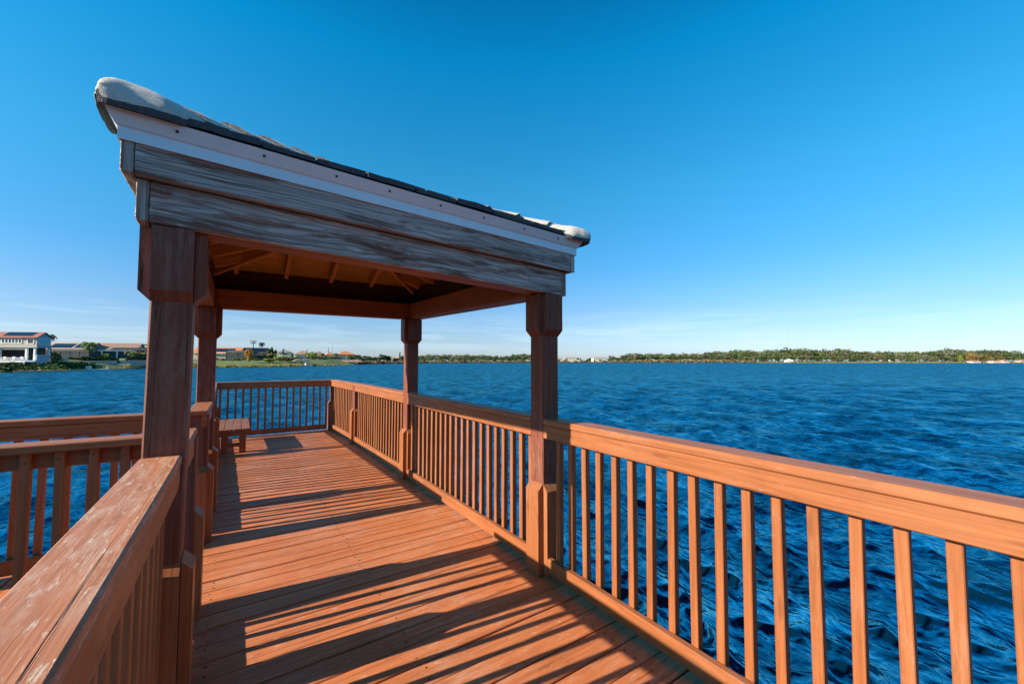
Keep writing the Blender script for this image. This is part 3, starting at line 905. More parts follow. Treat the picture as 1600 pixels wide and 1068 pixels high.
def hip(parent, x0, x1, y0, y1, z, rise, mat, ov=.5, name='roof', th=.14):
    x0 -= ov; x1 += ov; y0 -= ov; y1 += ov
    hm_ = min(x1 - x0, y1 - y0) / 2
    if (x1 - x0) > (y1 - y0): A, B = (x0 + hm_, (y0 + y1) / 2, z + rise), (x1 - hm_, (y0 + y1) / 2, z + rise)
    else: A, B = ((x0 + x1) / 2, y0 + hm_, z + rise), ((x0 + x1) / 2, y1 - hm_, z + rise)
    c = [(x0, y0, z), (x1, y0, z), (x1, y1, z), (x0, y1, z)]
    m = MB()
    if (x1 - x0) > (y1 - y0): fs = [[c[0], c[1], B, A], [c[1], c[2], B], [c[2], c[3], A, B], [c[3], c[0], A]]
    else: fs = [[c[0], c[1], A], [c[1], c[2], B, A], [c[2], c[3], B], [c[3], c[0], A, B]]
    for f in fs: m.face(f, (1, 0, 0))
    lo = [(p[0], p[1], z - th) for p in c]
    m.face(lo[::-1], (1, 0, 0))
    for i in range(4):
        j = (i + 1) % 4; m.face([lo[i], lo[j], c[j], c[i]], (1, 0, 0))
    return m.build(name, mat, parent)
def roof_panel(parent, x0, x1, y0, y1, zf, mat=None, name='solar_panels'):
    """thin panel lying on a front roof slope; zf(y) gives the slope height"""
    m = MB(); lo = [Vector((x0, y0, zf(y0) + .16)), Vector((x1, y0, zf(y0) + .16)), Vector((x1, y1, zf(y1) + .16)), Vector((x0, y1, zf(y1) + .16))]
    hi = [p + up * .07 for p in lo]; m.face(hi, (1, 0, 0)); m.face(lo[::-1], (1, 0, 0))
    for i in range(4):
        j = (i + 1) % 4; m.face([lo[i], lo[j], hi[j], hi[i]], (1, 0, 0))
    return m.build(name, mat or M_SOLAR, parent)
def window(parent, x0, x1, z0, z1, y, nx=1, side=None, pane=None, name='window', fw=.14):
    """frame proud of the wall with a pane set in it; side: wall in x instead of y"""
    m = MB()
    def bx(a, b, c, d_, t0, t1):
        if side is None: m.box((a, y - t1, c), (b, y - t0, d_), 0, .005)
        else: m.box((side + t0, a, c), (side + t1, b, d_), 1, .005)
    bx(x0, x1, z0, z0 + fw, .003, .08); bx(x0, x1, z1 - fw, z1, .003, .08)
    wn = (x1 - x0 - fw) / nx
    for i in range(nx + 1): bx(x0 + i * wn, x0 + i * wn + fw, z0 + fw, z1 - fw, .003, .079)
    f = m.build(name, M_TRIM, parent)
    m = MB(); bx(x0 + fw * .5, x1 - fw * .5, z0 + fw * .5, z1 - fw * .5, .004, .03); m.build('pane', pane or M_GLASS, f)
    return f
def pool_cage(parent, x0, x1, y0, y1, h, rise=.8, name='screen_enclosure'):
    m = MB(); m.box((x0, y0, .0), (x1, y1, h), 0, .02)
    c = m.build(name, M_SCREEN, parent)
    f = MB(); n = max(2, int((x1 - x0) / 2.2))
    for i in range(n + 1):
        x = x0 + (x1 - x0) * i / n
        f.box((x - .06, y0 - .07, 0), (x + .06, y0 - .002, h), 2, .01)
    for z in (h * .33, h - .08): f.box((x0 - .06, y0 - .08, z), (x1 + .06, y0 - .003, z + .10), 0, .01)
    n = max(2, int((y1 - y0) / 2.2))
    for i in range(n + 1):
        yy = y0 + (y1 - y0) * i / n
        f.box((x1 + .002, yy - .06, 0), (x1 + .07, yy + .06, h), 2, .01)
    f.build('enclosure_frame', M_FRAME, c)
    # mansard screen top
    t = MB(); q = [(x0, y0, h + .003), (x1, y0, h + .003), (x1, y1, h + .003), (x0, y1, h + .003)]
    k = [(x0 + rise, y0 + rise, h + rise), (x1 - rise, y0 + rise, h + rise), (x1 - rise, y1 - rise, h + rise), (x0 + rise, y1 - rise, h + rise)]
    for i in range(4):
        j = (i + 1) % 4; t.face([q[i], q[j], k[j], k[i]], (1, 0, 0))
    t.face(k, (1, 0, 0)); t.build('enclosure_roof', M_SCREEN, c)
    return c

# --- two-storey house at the left edge
H1 = house_root('house', 'two-storey beige lake house with red roof and white framed windows', 57, 101, 205, z=1.15)
zf, ze = 3.95, 6.35
hbox(H1, 'upper_wall', (-15, 0, zf), (0, 3.6, ze), M_STUC)
hbox(H1, 'side_wall_panel', (-.0, .03, zf + .02), (.05, 3.57, ze - .02), M_STUCG)
hbox(H1, 'floor_band', (-15, -.10, zf - .28), (.12, 3.7, zf - .003), M_STUCG)
rr = gable(H1, -15, 0, 0, 3.6, ze, 1.15, M_RROOF, .4, 'x', walls=M_STUCG)
sl1 = 1.15 / 1.8
roof_panel(H1, -7.4, -1.3, .1, 1.6, lambda y: ze + sl1 * y)
window(H1, -7.5, -3.1, zf + .7, zf + 2.15, 0, 6, fw=.2)
window(H1, -2.1, -.55, zf + .62, zf + 2.1, 0, 1, fw=.2)
window(H1, .25, 3.4, zf + .5, zf + 2.1, 0, 1, side=.05, pane=M_SHUT, name='storm_screen')
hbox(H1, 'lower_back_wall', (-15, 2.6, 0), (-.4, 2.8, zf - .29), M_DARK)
hbox(H1, 'lower_floor', (-15, -.4, .0), (-.0, 2.59, .55), M_STUCG)
for xc in (-8.1, -2.5, -.75): hbox(H1, 'column', (xc, .1, .553), (xc + .42, .5, zf - .285), M_TRIM)
hbox(H1, 'arch_beam', (-7.67, .15, zf - .75), (-2.51, .45, zf - .287), M_STUC)
hbox(H1, 'lower_side_wall', (-.32, .1, -.9), (.05, 3.5, 2.0), M_STUCG)
hbox(H1, 'corner_column', (-.3, 3.15, 2.003), (.05, 3.5, zf - .285), M_TRIM)
hbox(H1, 'left_wing_wall', (-15, -1.2, .0), (-8.4, -.05, zf - .6), M_STUCG)
hip(H1, -15.5, -8.2, -2.0, .0, zf - .5, 1.1, M_GROOF, .3, name='porch_roof')
window(H1, -9.6, -8.7, 1.3, 2.7, -1.2, 1)
# terrace
tr = thing('terrace', 'raised terrace with white balustrade below the beige lake house', 'terrace', tuple(H1.location), H1.rotation_euler.z)
hbox(tr, 'terrace_floor', (-7.6, -3.0, .05), (.3, -.42, .3), M_TRIM)
for xc in (-7.4, -5.2, -3, -.2): hbox(tr, 'terrace_pier', (xc, -2.9, -2.0), (xc + .3, -2.6, .047), M_BLOCK)
hbox(tr, 'terrace_rail', (-7.6, -2.96, 1.15), (.3, -2.84, 1.25), M_TRIM)
for i in range(27): hbox(tr, 'terrace_baluster', (-7.55 + i * .296, -2.94, .303), (-7.43 + i * .296, -2.86, 1.147), M_TRIM)
for i, (xx, yy) in enumerate(((-6.6, -1.8), (-5, -2.0), (-3.4, -1.7), (-1.6, -1.9))):
    ch = thing('patio_chair', ['white patio chair nearest the left end of the terrace', 'white patio chair left of the terrace middle', 'white patio chair right of the terrace middle', 'white patio chair nearest the right end of the terrace'][i], 'chair', group='white chairs on the terrace')
    ch.matrix_world = Matrix.Translation(H1.location) @ Matrix.Rotation(H1.rotation_euler.z, 4, 'Z') @ Matrix.Translation((xx, yy, .3))
    hbox(ch, 'seat', (-.3, -.3, .42), (.3, .3, .5), M_FURN); hbox(ch, 'backrest', (-.3, .24, .503), (.3, .32, 1.15), M_FURN)
    for a_ in (-.27, .19):
        for b_ in (-.28, .2): hbox(ch, 'leg', (a_, b_, 0), (a_ + .08, b_ + .08, .418), M_FURN)
# --- second house, solar panels over a dark pool cage
H2 = house_root('house', 'low house with white trimmed roof and dark panels behind the left palm', 108, 140, 200, z=2.3)
hbox(H2, 'wall', (-7, 0, 0), (5, 9, 3.3), M_STUCG)
gable(H2, -7, 5, 0, 9, 3.3, 2.4, M_TROOF, .6, 'x', walls=M_STUCG)
roof_panel(H2, -6.2, 0, .6, 3.4, lambda y: 3.3 + 2.4 / 4.5 * y); roof_panel(H2, .7, 3.6, .6, 3.4, lambda y: 3.3 + 2.4 / 4.5 * y)
hbox(H2, 'eave_trim', (-7.6, -.75, 2.85), (5.6, -.62, 3.1), M_TRIM)
pool_cage(H2, -6, 9, -6, -.8, 2.6, .7)
# --- third house, pinkish roof and screened lanai
H3 = house_root('house', 'house with pinkish brown roof and long screened porch behind the hedge', 172, 146, 187, z=2.5)
hbox(H3, 'wall', (-9, 0, 0), (7, 10, 3.1), M_STUC)
gable(H3, -9, 7, 0, 10, 3.2, 2.3, M_PROOF, .6, 'x', walls=M_STUCG)
hbox(H3, 'porch_fascia', (-9.6, -4.2, 2.45), (7.6, -.6, 2.8), M_TRIM)
hbox(H3, 'porch_screen', (-9.3, -3.9, 0), (7.3, -.65, 2.447), M_SCREEN)
for xc in (-9.5, -5, -1, 3, 7.2): hbox(H3, 'porch_column', (xc, -4.2, 0), (xc + .35, -3.905, 2.447), M_TRIM)
# --- fourth house, arched pool cage
H4 = house_root('house', 'tan roofed house with a tall dark pool cage beside the gazebo post', 216, 152, 180, z=2.5)
hbox(H4, 'wall', (-6, 2, 0), (8, 11, 3.0), M_STUC); hip(H4, -6, 8, 2, 11, 3.1, 2.0, M_TROOF, .6)
pool_cage(H4, -7, 5, -5, 1.9, 2.9, 1.0)
# retaining walls
def wall_run(label, pts, z0, z1, mat, th=.35):
    A = [Vector((*ground(p, d), 0)) for p, d in pts]
    o = (A[0] + A[-1]) / 2
    t = thing('retaining_wall', label, 'wall', (o.x, o.y, 0))
    m = MB(); c = MB()
    for a, b in zip(A, A[1:]):
        d = b - a; L_ = d.length; d.normalize(); s = Vector((-d.y, d.x, 0))
        f = lambda q: tuple(a - o + d * q[0] + s * q[1] + up * q[2])
        m.box((0, 0, z0), (L_, th, z1), 0, .02, f); c.box((-.03, -.05, z1 + .003), (L_ + .03, th + .05, z1 + .12), 0, .02, f)
    m.build('wall_face', mat, t); c.build('coping', M_STUCW, t)
    return t
wall_run('long pale block retaining wall below the dark clipped hedge', [(112, 126), (122, 128), (150, 131), (184, 136)], -.9, 1.5, M_BLOCK)
wall_run('short pale block wall right of the garden steps', [(202, 138), (236, 146)], -.6, 1.7, M_BLOCK)
wall_run('low wall at the foot of the pool cage left of the palm', [(84, 116), (108, 121)], .4, 2.4, M_BLOCK)
st = thing('garden_steps', 'stone garden steps between the two retaining walls', 'steps', (*ground(192, 135), -.1), R(-8))
for i in range(7): hbox(st, 'step', (-1.6, i * .62, i * .26), (1.6, i * .62 + .64, i * .26 + .24), M_BLOCK)
hedge('hedge', 'long dark clipped hedge on top of the pale retaining wall', 108, 186, 128.5, 138, 1.5, 1.3, HEDGE, 3, z=1.45)
hedge('hedge', 'clipped hedge above the short wall beside the gazebo post', 198, 240, 139.8, 149, 1.6, 1.3, HEDGE, 4, z=1.65)
hedge('hedge', 'rounded yellow green bush row in front of the screened porch', 153, 170, 138.5, 140, 1.7, 1.8, G3, 5, z=2.3)
hedge('hedge', 'leafy bush clump between the beige lake house and its neighbour', 76, 92, 112, 116, 2.7, 2.2, G2, 6)
hedge('hedge', 'low scrubby bushes on the bank at the far left edge', -14, 14, 90, 92, 1.1, 3, G2, 8)
# palms near the houses
place(palm('palm_tree', 'large bright green palm in front of the low panelled house', 5.4, 3.6, 26, PALMG, 21), 139, 133, z=1.4)
place(palm('palm_tree', 'tall dark palm whose fronds show behind the beige lake house roof', 7.0, 2.6, 14, PALMD, 22), 80, 112, z=1.2)
place(palm('palm_tree', 'small palm in front of the pool cage beside the gazebo post', 3.0, 1.9, 18, PALMG, 23), 205, 141, z=1.2)
place(palm('palm_tree', 'distant palm above the tan roof left of the gazebo post', 6.6, 3.0, 18, PALMG, 24), 224, 175, z=1.6)
place(make_tree('tree', 'round dark tree behind the houses left of the gazebo post', 'tree', 5, 6.6, 500, .35, G1, 31), 200, 172)
# floating dock
fd = thing('floating_dock', 'small white floating dock with boat lift at the left shore', 'dock', (*ground(149, 115), WATER), R(8))
hbox(fd, 'dock_platform', (-3.2, -.9, -.15), (3.2, .9, .32), M_TRIM); hbox(fd, 'lift_seat', (-1.8, -.4, .323), (-.6, .4, 1.15), M_TRIM); hbox(fd, 'mooring_post', (2.3, -.3, .323), (2.6, .0, 1.2), M_TRIM)
hbox(fd, 'ramp', (-8.5, -.5, -.1), (-3.203, .5, .28), M_BLOCK)
sw = thing('seawall', 'low sand coloured seawall along the left shore', 'wall', (0, 0, 0))
for a_, b_ in ((22, 60), (60, 90), (90, 104), (104, 118), (118, 132), (132, 146)):
    A = Vector((*ground(a_, shore_depth(a_) + .5), 0)); B = Vector((*ground(b_, shore_depth(b_) + .5), 0)); d = (B - A); L_ = d.length; d.normalize(); s = Vector((-d.y, d.x, 0))
    m = MB(); m.box((0, 0, -1.6), (L_, 1.6, -.62), 0, .05, lambda q: tuple(A + d * q[0] + s * q[1] + up * q[2])); m.build('seawall_section', plain('sand_seawall', (.46, .36, .25), .9, .2, 2), sw)

# --- middle distance: houses, trees and docks seen under the gazebo roof
H5 = house_root('house', 'house with salmon roof, solar panels and white eaves behind the lawn', 352, 205, 200, z=2.5)
hbox(H5, 'wall', (-14, 0, 0), (6, 10, 3.2), M_STUC); gable(H5, -14, 6, 0, 10, 3.3, 2.6, M_OROOF, .7, 'x', walls=M_STUCG)
roof_panel(H5, -7.5, 3.4, .5, 3.6, lambda y: 3.3 + 2.6 / 5 * y); hbox(H5, 'eave_trim', (-14.6, -.85, 2.75), (6.6, -.72, 3.1), M_TRIM)
window(H5, -7.5, 1, .8, 2.3, 0, 7, pane=M_STUC); pool_cage(H5, 2.2, 14, -5, 2, 3.4, .9)
H6 = house_root('house', 'low house with dark blue roof behind the golden tree', 384, 222, 185, z=2.7)
hbox(H6, 'wall', (-8, 0, 0), (10, 9, 3.2), M_STUCG); gable(H6, -8, 10, 0, 9, 3.3, 2.8, M_SOLAR, .6, 'x', walls=M_STUCG)
pool_cage(H6, 1, 13, -6, -.5, 3.0, .8)
H7 = house_root('house', 'pale blue gray two-storey house among trees right of the floodlight pole', 443, 252, 195, z=2.6)
hbox(H7, 'wall', (-3, 0, 0), (3.4, 7, 4.2), M_STUCW); hip(H7, -3, 3.4, 0, 7, 4.3, 1.7, M_GROOF, .5); window(H7, .2, 2.6, 2.4, 3.7, 0, 2); hbox(H7, 'chimney', (-.9, 2.6, 5), (-.3, 3.2, 6.9), M_STUC)
H8 = house_root('house', 'pink roofed house between trees above the tiki docks', 473, 300, 190)
hbox(H8, 'wall', (-4.6, 0, 0), (4.6, 7, 3.4), M_STUCG); hip(H8, -4.6, 4.6, 0, 7, 3.5, 2.6, M_PROOF, .7); hbox(H8, 'chimney', (2.2, 3, 4.5), (2.9, 3.7, 7), M_STUC); window(H8, 1, 4, 1.0, 2.6, 0, 3)
H9 = house_root('house', 'narrow house with faded pink roof behind dark trees', 499, 330, 180)
hbox(H9, 'wall', (-3, 0, 0), (3.6, 6, 3.6), M_STUCW); hip(H9, -3, 3.6, 0, 6, 3.7, 2.8, M_PROOF, .6)
H10 = house_root('house', 'orange roofed house beside the thin dark mast', 516, 345, 180)
hbox(H10, 'wall', (-3, 0, 0), (3.2, 6, 3.6), M_STUC); hip(H10, -3, 3.2, 0, 6, 3.7, 2.4, M_OROOF, .6)
H11 = house_root('house', 'house with orange hip roof over white arched loggia', 540, 352, 185)
for xc in (-6.5, -.2, 5.8): hbox(H11, 'column', (xc, -4, 0), (xc + .9, -3.2, 4.3), M_TRIM)
hbox(H11, 'wall', (-6.5, 0, 0), (6.7, 7, 4.3), M_STUCW); hip(H11, -6.8, 7, -4.2, 7, 4.45, 3.0, M_OROOF, .8)
H12 = house_root('boathouse', 'low boathouse with long pinkish roof at the water edge', 548, 292, 185, z=-.7, cat='boathouse')
for xc in (-8, -3, 2, 7): hbox(H12, 'boathouse_post', (xc, -2, -1), (xc + .3, -1.7, 1.6), M_BARK)
hip(H12, -8.5, 8, -2.5, 3.5, 1.7, 1.3, M_PROOF, .6)
# floodlight pole, masts
def pole(name, label, px, depth, ztop, r, cat, lamps=False):
    x, y = ground(px, depth); z0 = gz_at(px, depth)
    t = thing(name, label, cat, (x, y, z0)); m = MB(); m.tube((0, 0, -.5), (0, 0, ztop - z0), r, r * .6, 8); m.build('mast', M_DARK, t)
    if lamps:
        zt = ztop - z0
        for zz_ in (zt - .3, zt - 1.8): hbox(t, 'crossbar', (-2.0, -.1, zz_), (2.0, .1, zz_ + .22), M_DARK)
        for zz_ in (zt - .1, zt - 1.6):
            for xx in (-1.8, -.6, .6, 1.5): hbox(t, 'floodlight', (xx - .1, -.5, zz_ + .03), (xx + .5, -.12, zz_ + .75), M_FRAME)
    return t
pole('floodlight_pole', 'tall floodlight pole with lamp crossbars above the golden tree', 395.5, 330, zof(533, 330), .42, 'light pole', True)
pole('antenna_mast', 'thicker thin dark mast left of the orange roofs', 513, 360, zof(543, 360), .32, 'mast')
pole('antenna_mast', 'faint slender mast right of the thicker dark mast', 519, 420, zof(536, 420), .12, 'mast')
pole('antenna_mast', 'faint slender mast above the orange loggia house', 532.5, 420, zof(545, 420), .16, 'mast')
pole('radio_tower', 'very faint tall radio tower above the far woods', 1233, 900, zof(505, 900), .07, 'tower')

def tree_at(label, px, depth, ytop, wpx, mat, seed, kind='round', leaves=1300, base=.12, name='tree', cat='tree', group=None, lobes=10, size=None):
    z0 = gz_at(px, depth); h = zof(ytop, depth) - z0; w_ = wpx / F * depth
    t = make_tree(name, label, cat, w_, h, leaves, size or max(.24, w_ * .075), mat, seed, kind, base, lobes, group)
    return place(t, px, depth)
tree_at('golden yellow autumn tree on the lawn below the floodlight pole', 389, 186, 544.5, 12, G6, 41, 'round', 1300, .12, size=.26)
tree_at('thin bare young tree on the lawn left of the golden tree', 364, 178, 557, 6, G4, 42, 'round', 60, .35, size=.16)
palm_ = place(palm('palm_tree', 'cabbage palm between the blue roof and the tall brown tree', 8.6, 2.9, 22, PALMD, 43), 408, 232)
tree_at('tall brown green ragged tree right of the cabbage palm', 422, 222, 545, 15, G2, 44, 'round', 1100, .05)
tree_at('narrow dark conifer above the brown ragged tree', 425, 262, 540, 7, G1, 45, 'cone', 600, .1)
tree_at('dark conifer tip next to the narrow conifer', 431, 262, 544, 6, G1, 46, 'cone', 500, .1)
tree_at('slim dark tree beside the pale blue house', 442.5, 240, 545, 4, G1, 47, 'cone', 300, .1)
tree_at('yellow green bush mass on the bank right of the golden tree', 421, 194, 560, 15, G3, 48, 'spread', 900, .02, name='bush', cat='bush')
tree_at('yellow green rounded bush below the pale blue house', 437, 200, 557, 15, G3, 49, 'spread', 900, .02, name='bush', cat='bush')
tree_at('olive bush above the wooden docks', 452, 206, 558, 14, G2, 50, 'spread', 800, .02, name='bush', cat='bush')
tree_at('lime green bush left of the tiki dock', 459, 212, 558, 9, G3, 51, 'spread', 500, .02, name='bush', cat='bush')
tree_at('dark round tree left of the pink roofed house', 456, 262, 552, 12, G1, 52)
tree_at('bright green round tree between the two pink roofs', 485, 262, 549, 12, G3, 53)
tree_at('dark pointed tree right of the bright green tree', 493.5, 275, 549.5, 6, G1, 54, 'cone', 500, .05)
tree_at('olive tree left of the orange roofed house', 506, 290, 552, 9, G2, 55)
tree_at('gray green tree in front of the orange roofed house', 524, 300, 552, 11, G4, 56)
tree_at('dark green tree right of the orange loggia house', 553, 360, 553, 10, G1, 57)
tree_at('dark tree second to the right of the loggia house', 561, 370, 554, 10, G2, 58)
tree_at('dark tree third to the right of the loggia house', 569, 380, 556, 10, G1, 59)
for i, (px, yt, w_, mt) in enumerate(((578, 556, 10, G2), (588, 557, 10, G4), (598, 553, 13, G1), (607, 555, 11, G1), (618, 558, 10, G4), (628, 556, 8, G2), (625, 548, 3, G1), (338, 543, 12, G1), (347, 544, 10, G1))):
    tree_at(['olive tree left in the row behind the bay', 'gray green tree second in the row behind the bay', 'dark domed tree behind the bay', 'dark tree joined to the domed tree', 'pale scrubby tree before the white houses', 'olive tree left of the back gazebo post', 'slender dark pine spire left of the back gazebo post',
             'dark tree crown behind the salmon roof, left one', 'dark tree crown behind the salmon roof, right one'][i], px, (430 if px > 500 else 262) + i * 4, yt, w_, mt, 70 + i, 'cone' if w_ == 3 else 'round', 500, .08)
for i, px in enumerate((611, 632)):
    hh = house_root('house', ['small white house low behind scrub left of the pine spire', 'small white house low behind scrub right of the pine spire'][i], px, 470, 185, z=.6)
    hbox(hh, 'wall', (-9, 0, 0), (8, 9, 4.2), M_STUCW); hip(hh, -9, 8, 0, 9, 4.3, 2.4, M_TROOF, .6)
for i, px in enumerate((336, 348, 360, 372, 402, 447, 462, 468, 481, 490, 497, 503, 511, 519, 527, 549, 556, 565, 574, 583, 593)):
    k = i % 3; far_ = px > 440
    tree_at(['dark shrub beside the lakeside houses behind the lawn', 'olive shrub beside the lakeside houses behind the lawn', 'gray green shrub beside the lakeside houses behind the lawn'][k], px, shore_depth(px) + (46 + 6 * k if far_ else 34), (556.5 if far_ else 559) + (i * 7 % 5) * .5, 9 + (i * 5 % 4), (G1, G2, G4)[k], 200 + i, 'spread', 420, .02, name='shrub', cat='shrub', group='shrubs beside the lakeside houses')
# tiki docks
M_THATCH = plain('gray_thatch', (.19, .175, .155), .95, .3, 3)
for i, (px, dp, lab) in enumerate(((466, 196, 'gray thatched dock shelter left of the smaller one'), (477, 204, 'smaller gray thatched dock shelter by the white boat'))):
    d = thing('dock_shelter', lab, 'dock shelter', (*ground(px, dp), WATER), R(10), group='thatched dock shelters')
    hbox(d, 'platform', (-2.6 - 3 * (i == 0), -1.8, .55), (2.6, 1.8, .7), M_BARK)
    for a_ in (-1.5, 1.5):
        for b_ in (-1.2, 1.1): hbox(d, 'shelter_post', (a_, b_, -1), (a_ + .16, b_ + .16, 2.6), M_BARK)
    hip(d, -1.6, 1.8, -1.3, 1.3, 2.7, 1.2, M_THATCH, .4)
d = thing('fishing_dock', 'low wooden dock with posts running along the reeds', 'dock', (*ground(443, 184), WATER), R(-22))
hbox(d, 'platform', (-6, -.8, .6), (6, .8, .74), M_TROOF)
for i in range(9): hbox(d, 'dock_post', (-6 + i * 1.48, -.95, -1.2), (-5.84 + i * 1.48, -.803, 1.35), M_TROOF)
hbox(d, 'dock_handrail', (-6, -.97, 1.353), (6, -.80, 1.43), M_TROOF)
bt = thing('boat', 'small white motor boat moored by the thatched shelter', 'boat', (*ground(479, 193), WATER), R(15))
m = MB(); 
for s in (-1, 1):
    for a_, b_ in (((-2.2, .85), (1.2, .95)), ((1.2, .95), (2.9, .06))):
        m.face([(a_[0], s * a_[1] * .75, -.1), (b_[0], s * b_[1] * .75, -.1), (b_[0], s * b_[1], .75), (a_[0], s * a_[1], .7)][::s], (1, 0, 0))
m.face([(-2.2, .85, .6), (-2.2, -.85, .6), (1.2, -.95, .62), (2.9, 0, .66), (1.2, .95, .62)][::-1], (1, 0, 0)); m.face([(-2.2, .64, -.1), (-2.2, -.64, -.1), (-2.2, -.85, .7), (-2.2, .85, .7)], (1, 0, 0))
m.build('hull', M_TRIM, bt); hbox(bt, 'console', (-.5, -.35, .63), (.3, .35, 1.5), M_TRIM); hbox(bt, 'outboard_motor', (-2.6, -.2, -.1), (-2.21, .2, 1.1), M_DARK)

# reeds along the lawn shore, brush under the far woods: uncountable ground cover
def stuff_belt(name, pxa, pxb, off0, off1, h, n, mat, seed, size, label):
    rg = np.random.default_rng(seed); P = []
    for i in range(n):
        px = rg.uniform(pxa, pxb); off = rg.uniform(off0, off1)
        clump = .55 + .45 * math.sin(px * .31 + seed) * math.sin(px * .113 + 2 * seed)
        dp = shore_depth(px) + off; x, y = ground(px, dp)
        P.append((x, y, max(WATER, prof_z(px, off)) + rg.random() * h * max(.3, clump)))
    P = np.array(P); N = np.tile(np.array([[0, -.6, .4]]), (n, 1))
    o = bpy.data.objects.new(name, mesh_quads(name, leaf_cloud(P, N, size, rg, 1.3), mat)); COL.objects.link(o); tag(o, label, kind='stuff')
REED = foliage('reed_leaves', (.20, .20, .04), (.32, .27, .07), (.30, .20, .07))
stuff_belt('shore_reeds', 195, 545, -.5, 3.5, 1.2, 5200, REED, 2, .20, 'yellow green reeds along the lawn shore')
stuff_belt('shore_brush', 560, 1000, 0, 14, 3.0, 5200, G7, 4, .75, 'brown brush along the far shore')
stuff_belt('shore_brush', 990, 1180, 0, 22, 5.5, 3600, G7, 5, .9, 'dry brown brush under the far woods')
stuff_belt('shore_grass_belt', 1180, 1640, 0, 16, 1.7, 4200, REED, 6, .6, 'yellow grass along the far right shore')
stuff_belt('bank_plants', -20, 62, 1.5, 6.5, .9, 1500, HEDGE, 11, .24, 'dark low plants on the left bank')
stuff_belt('bank_plants', 70, 150, 2.0, 9.0, .55, 1500, HEDGE, 12, .22, 'dark low plants below the retaining wall')
stuff_belt('bank_grass', -20, 200, .6, 2.6, .5, 1400, REED, 13, .16, 'tufts of yellow grass along the left waterline')
# far woods: the trees one by one, from a few kinds
KINDS = []
def mk_mesh_tree(mat, w_, h, seed, kind, leaves, base):
    rg = np.random.default_rng(seed)
    P, N = crown_points(rg, leaves, w_, h * (1 - base), h * base, 12, kind)
    V = leaf_cloud(P, N, h * .052, rg)
    t = MB(); t.tube((0, 0, -.6), (0, 0, h * .6), h * .025, h * .012, 6)
    for k in range(3):
        th = TAU * k / 3 + rg.random(); t.tube((0, 0, h * .35), (math.cos(th) * w_ * .25, math.sin(th) * w_ * .25, h * .68), h * .014, h * .006, 5)
    me = bpy.data.meshes.new('tree')
    nq = len(V) // 4; b = len(V)
    me.from_pydata([tuple(p) for p in V] + t.v, [], [(4 * i, 4 * i + 1, 4 * i + 2, 4 * i + 3) for i in range(nq)] + [tuple(b + i for i in f) for f in t.f])
    me.materials.append(mat); me.materials.append(M_BARK)
    me.polygons.foreach_set('material_index', [0] * nq + [1] * len(t.f)); me.update()
    return me
for i, (mat, kind, nm) in enumerate(((G2, 'round', 'olive green tree'), (G1, 'round', 'dark green tree'), (G4, 'spread', 'gray green spreading tree'), (G2, 'spread', 'olive spreading tree'), (G1, 'spread', 'dark spreading tree'), (G4, 'round', 'gray green rounded tree'))):
    KINDS.append((mk_mesh_tree(mat, 1.05, 1.0, 100 + i, kind, 520, .10), nm))
SPECIAL = {'rust': mk_mesh_tree(G5, 1.0, 1.0, 120, 'round', 420, .1), 'gold': mk_mesh_tree(G8, 1.0, 1.0, 121, 'round', 420, .1), 'lime': mk_mesh_tree(G3, .9, 1.0, 122, 'cone', 400, .05), 'brown': mk_mesh_tree(G7, 1.1, 1.0, 123, 'spread', 420, .08)}
TOPS = [(640, 557), (652, 554), (668, 552.5), (700, 552), (722, 552.5), (745, 553), (772, 553), (784, 556.5), (792, 553), (815, 550.5), (835, 552), (856, 556), (870, 559.5), (900, 560), (915, 556), (930, 560), (950, 559.5), (954, 553.5), (962, 558), (975, 551.5), (1000, 551), (1040, 550.5), (1062, 552), (1100, 549.5), (1130, 547), (1160, 545.5), (1215, 545.5), (1245, 542.5), (1262, 543.5), (1290, 545), (1310, 544), (1333, 547), (1345, 549), (1370, 547.5), (1405, 549), (1440, 547.5), (1470, 545), (1495, 545), (1515, 547), (1540, 546), (1562, 545.5), (1585, 548), (1600, 552), (1640, 548), (1700, 546), (1900, 545)]
def top_at(px):
    for (a, y0), (b, y1) in zip(TOPS, TOPS[1:]):
        if a <= px <= b: return y0 + (y1 - y0) * (px - a) / (b - a)
    return 555
REG = [(870, 'left of the front gazebo post'), (980, 'among the white buildings on the far shore'), (1160, 'behind the dry brown brush'), (1330, 'around the white shed on the far shore'), (1480, 'right of the round pale tree'), (9999, 'near the rust coloured tree')]
rg = np.random.default_rng(77); cnt = 0
def far_tree(px, dep, h, wmul, mesh, label, group):
    global cnt
    o = bpy.data.objects.new('tree', mesh); COL.objects.link(o)
    z0 = gz_at(px, dep); o.location = (*ground(px, dep), z0 - .2); o.rotation_euler = (0, 0, rg.uniform(0, TAU)); o.scale = (h * wmul, h * wmul, h)
    tag(o, label, 'tree', group); cnt += 1
for row, (off, step, f_) in enumerate(((95, 8.6, 1.0), (55, 9.2, .80), (26, 11.5, .55))):
    px = 636.0 + row * 3
    while px < 1680:
        if 868 < px < 948 and row < 2 and rg.random() < .6: px += step; continue
        dep = shore_depth(px) + off + rg.uniform(-8, 8)
        h = (zof(top_at(px), dep) - gz_at(px, dep)) * f_ * rg.uniform(.86, 1.04)
        if 985 < px < 1110 and row == 2: h *= .6
        k = rg.choice(6, p=[.22, .2, .16, .18, .12, .12]); me, nm = KINDS[k]
        reg = next(r for lim, r in REG if px < lim)
        far_tree(px, dep, max(2.5, h), rg.uniform(1.0, 1.35), me, f'{nm} in the far woods {reg}', 'trees of the far woods')
        px += step * rg.uniform(.8, 1.2)
far_tree(1517, 592, 15.0, 1.05, SPECIAL['rust'], 'rust orange autumn tree on the far right shore', None)
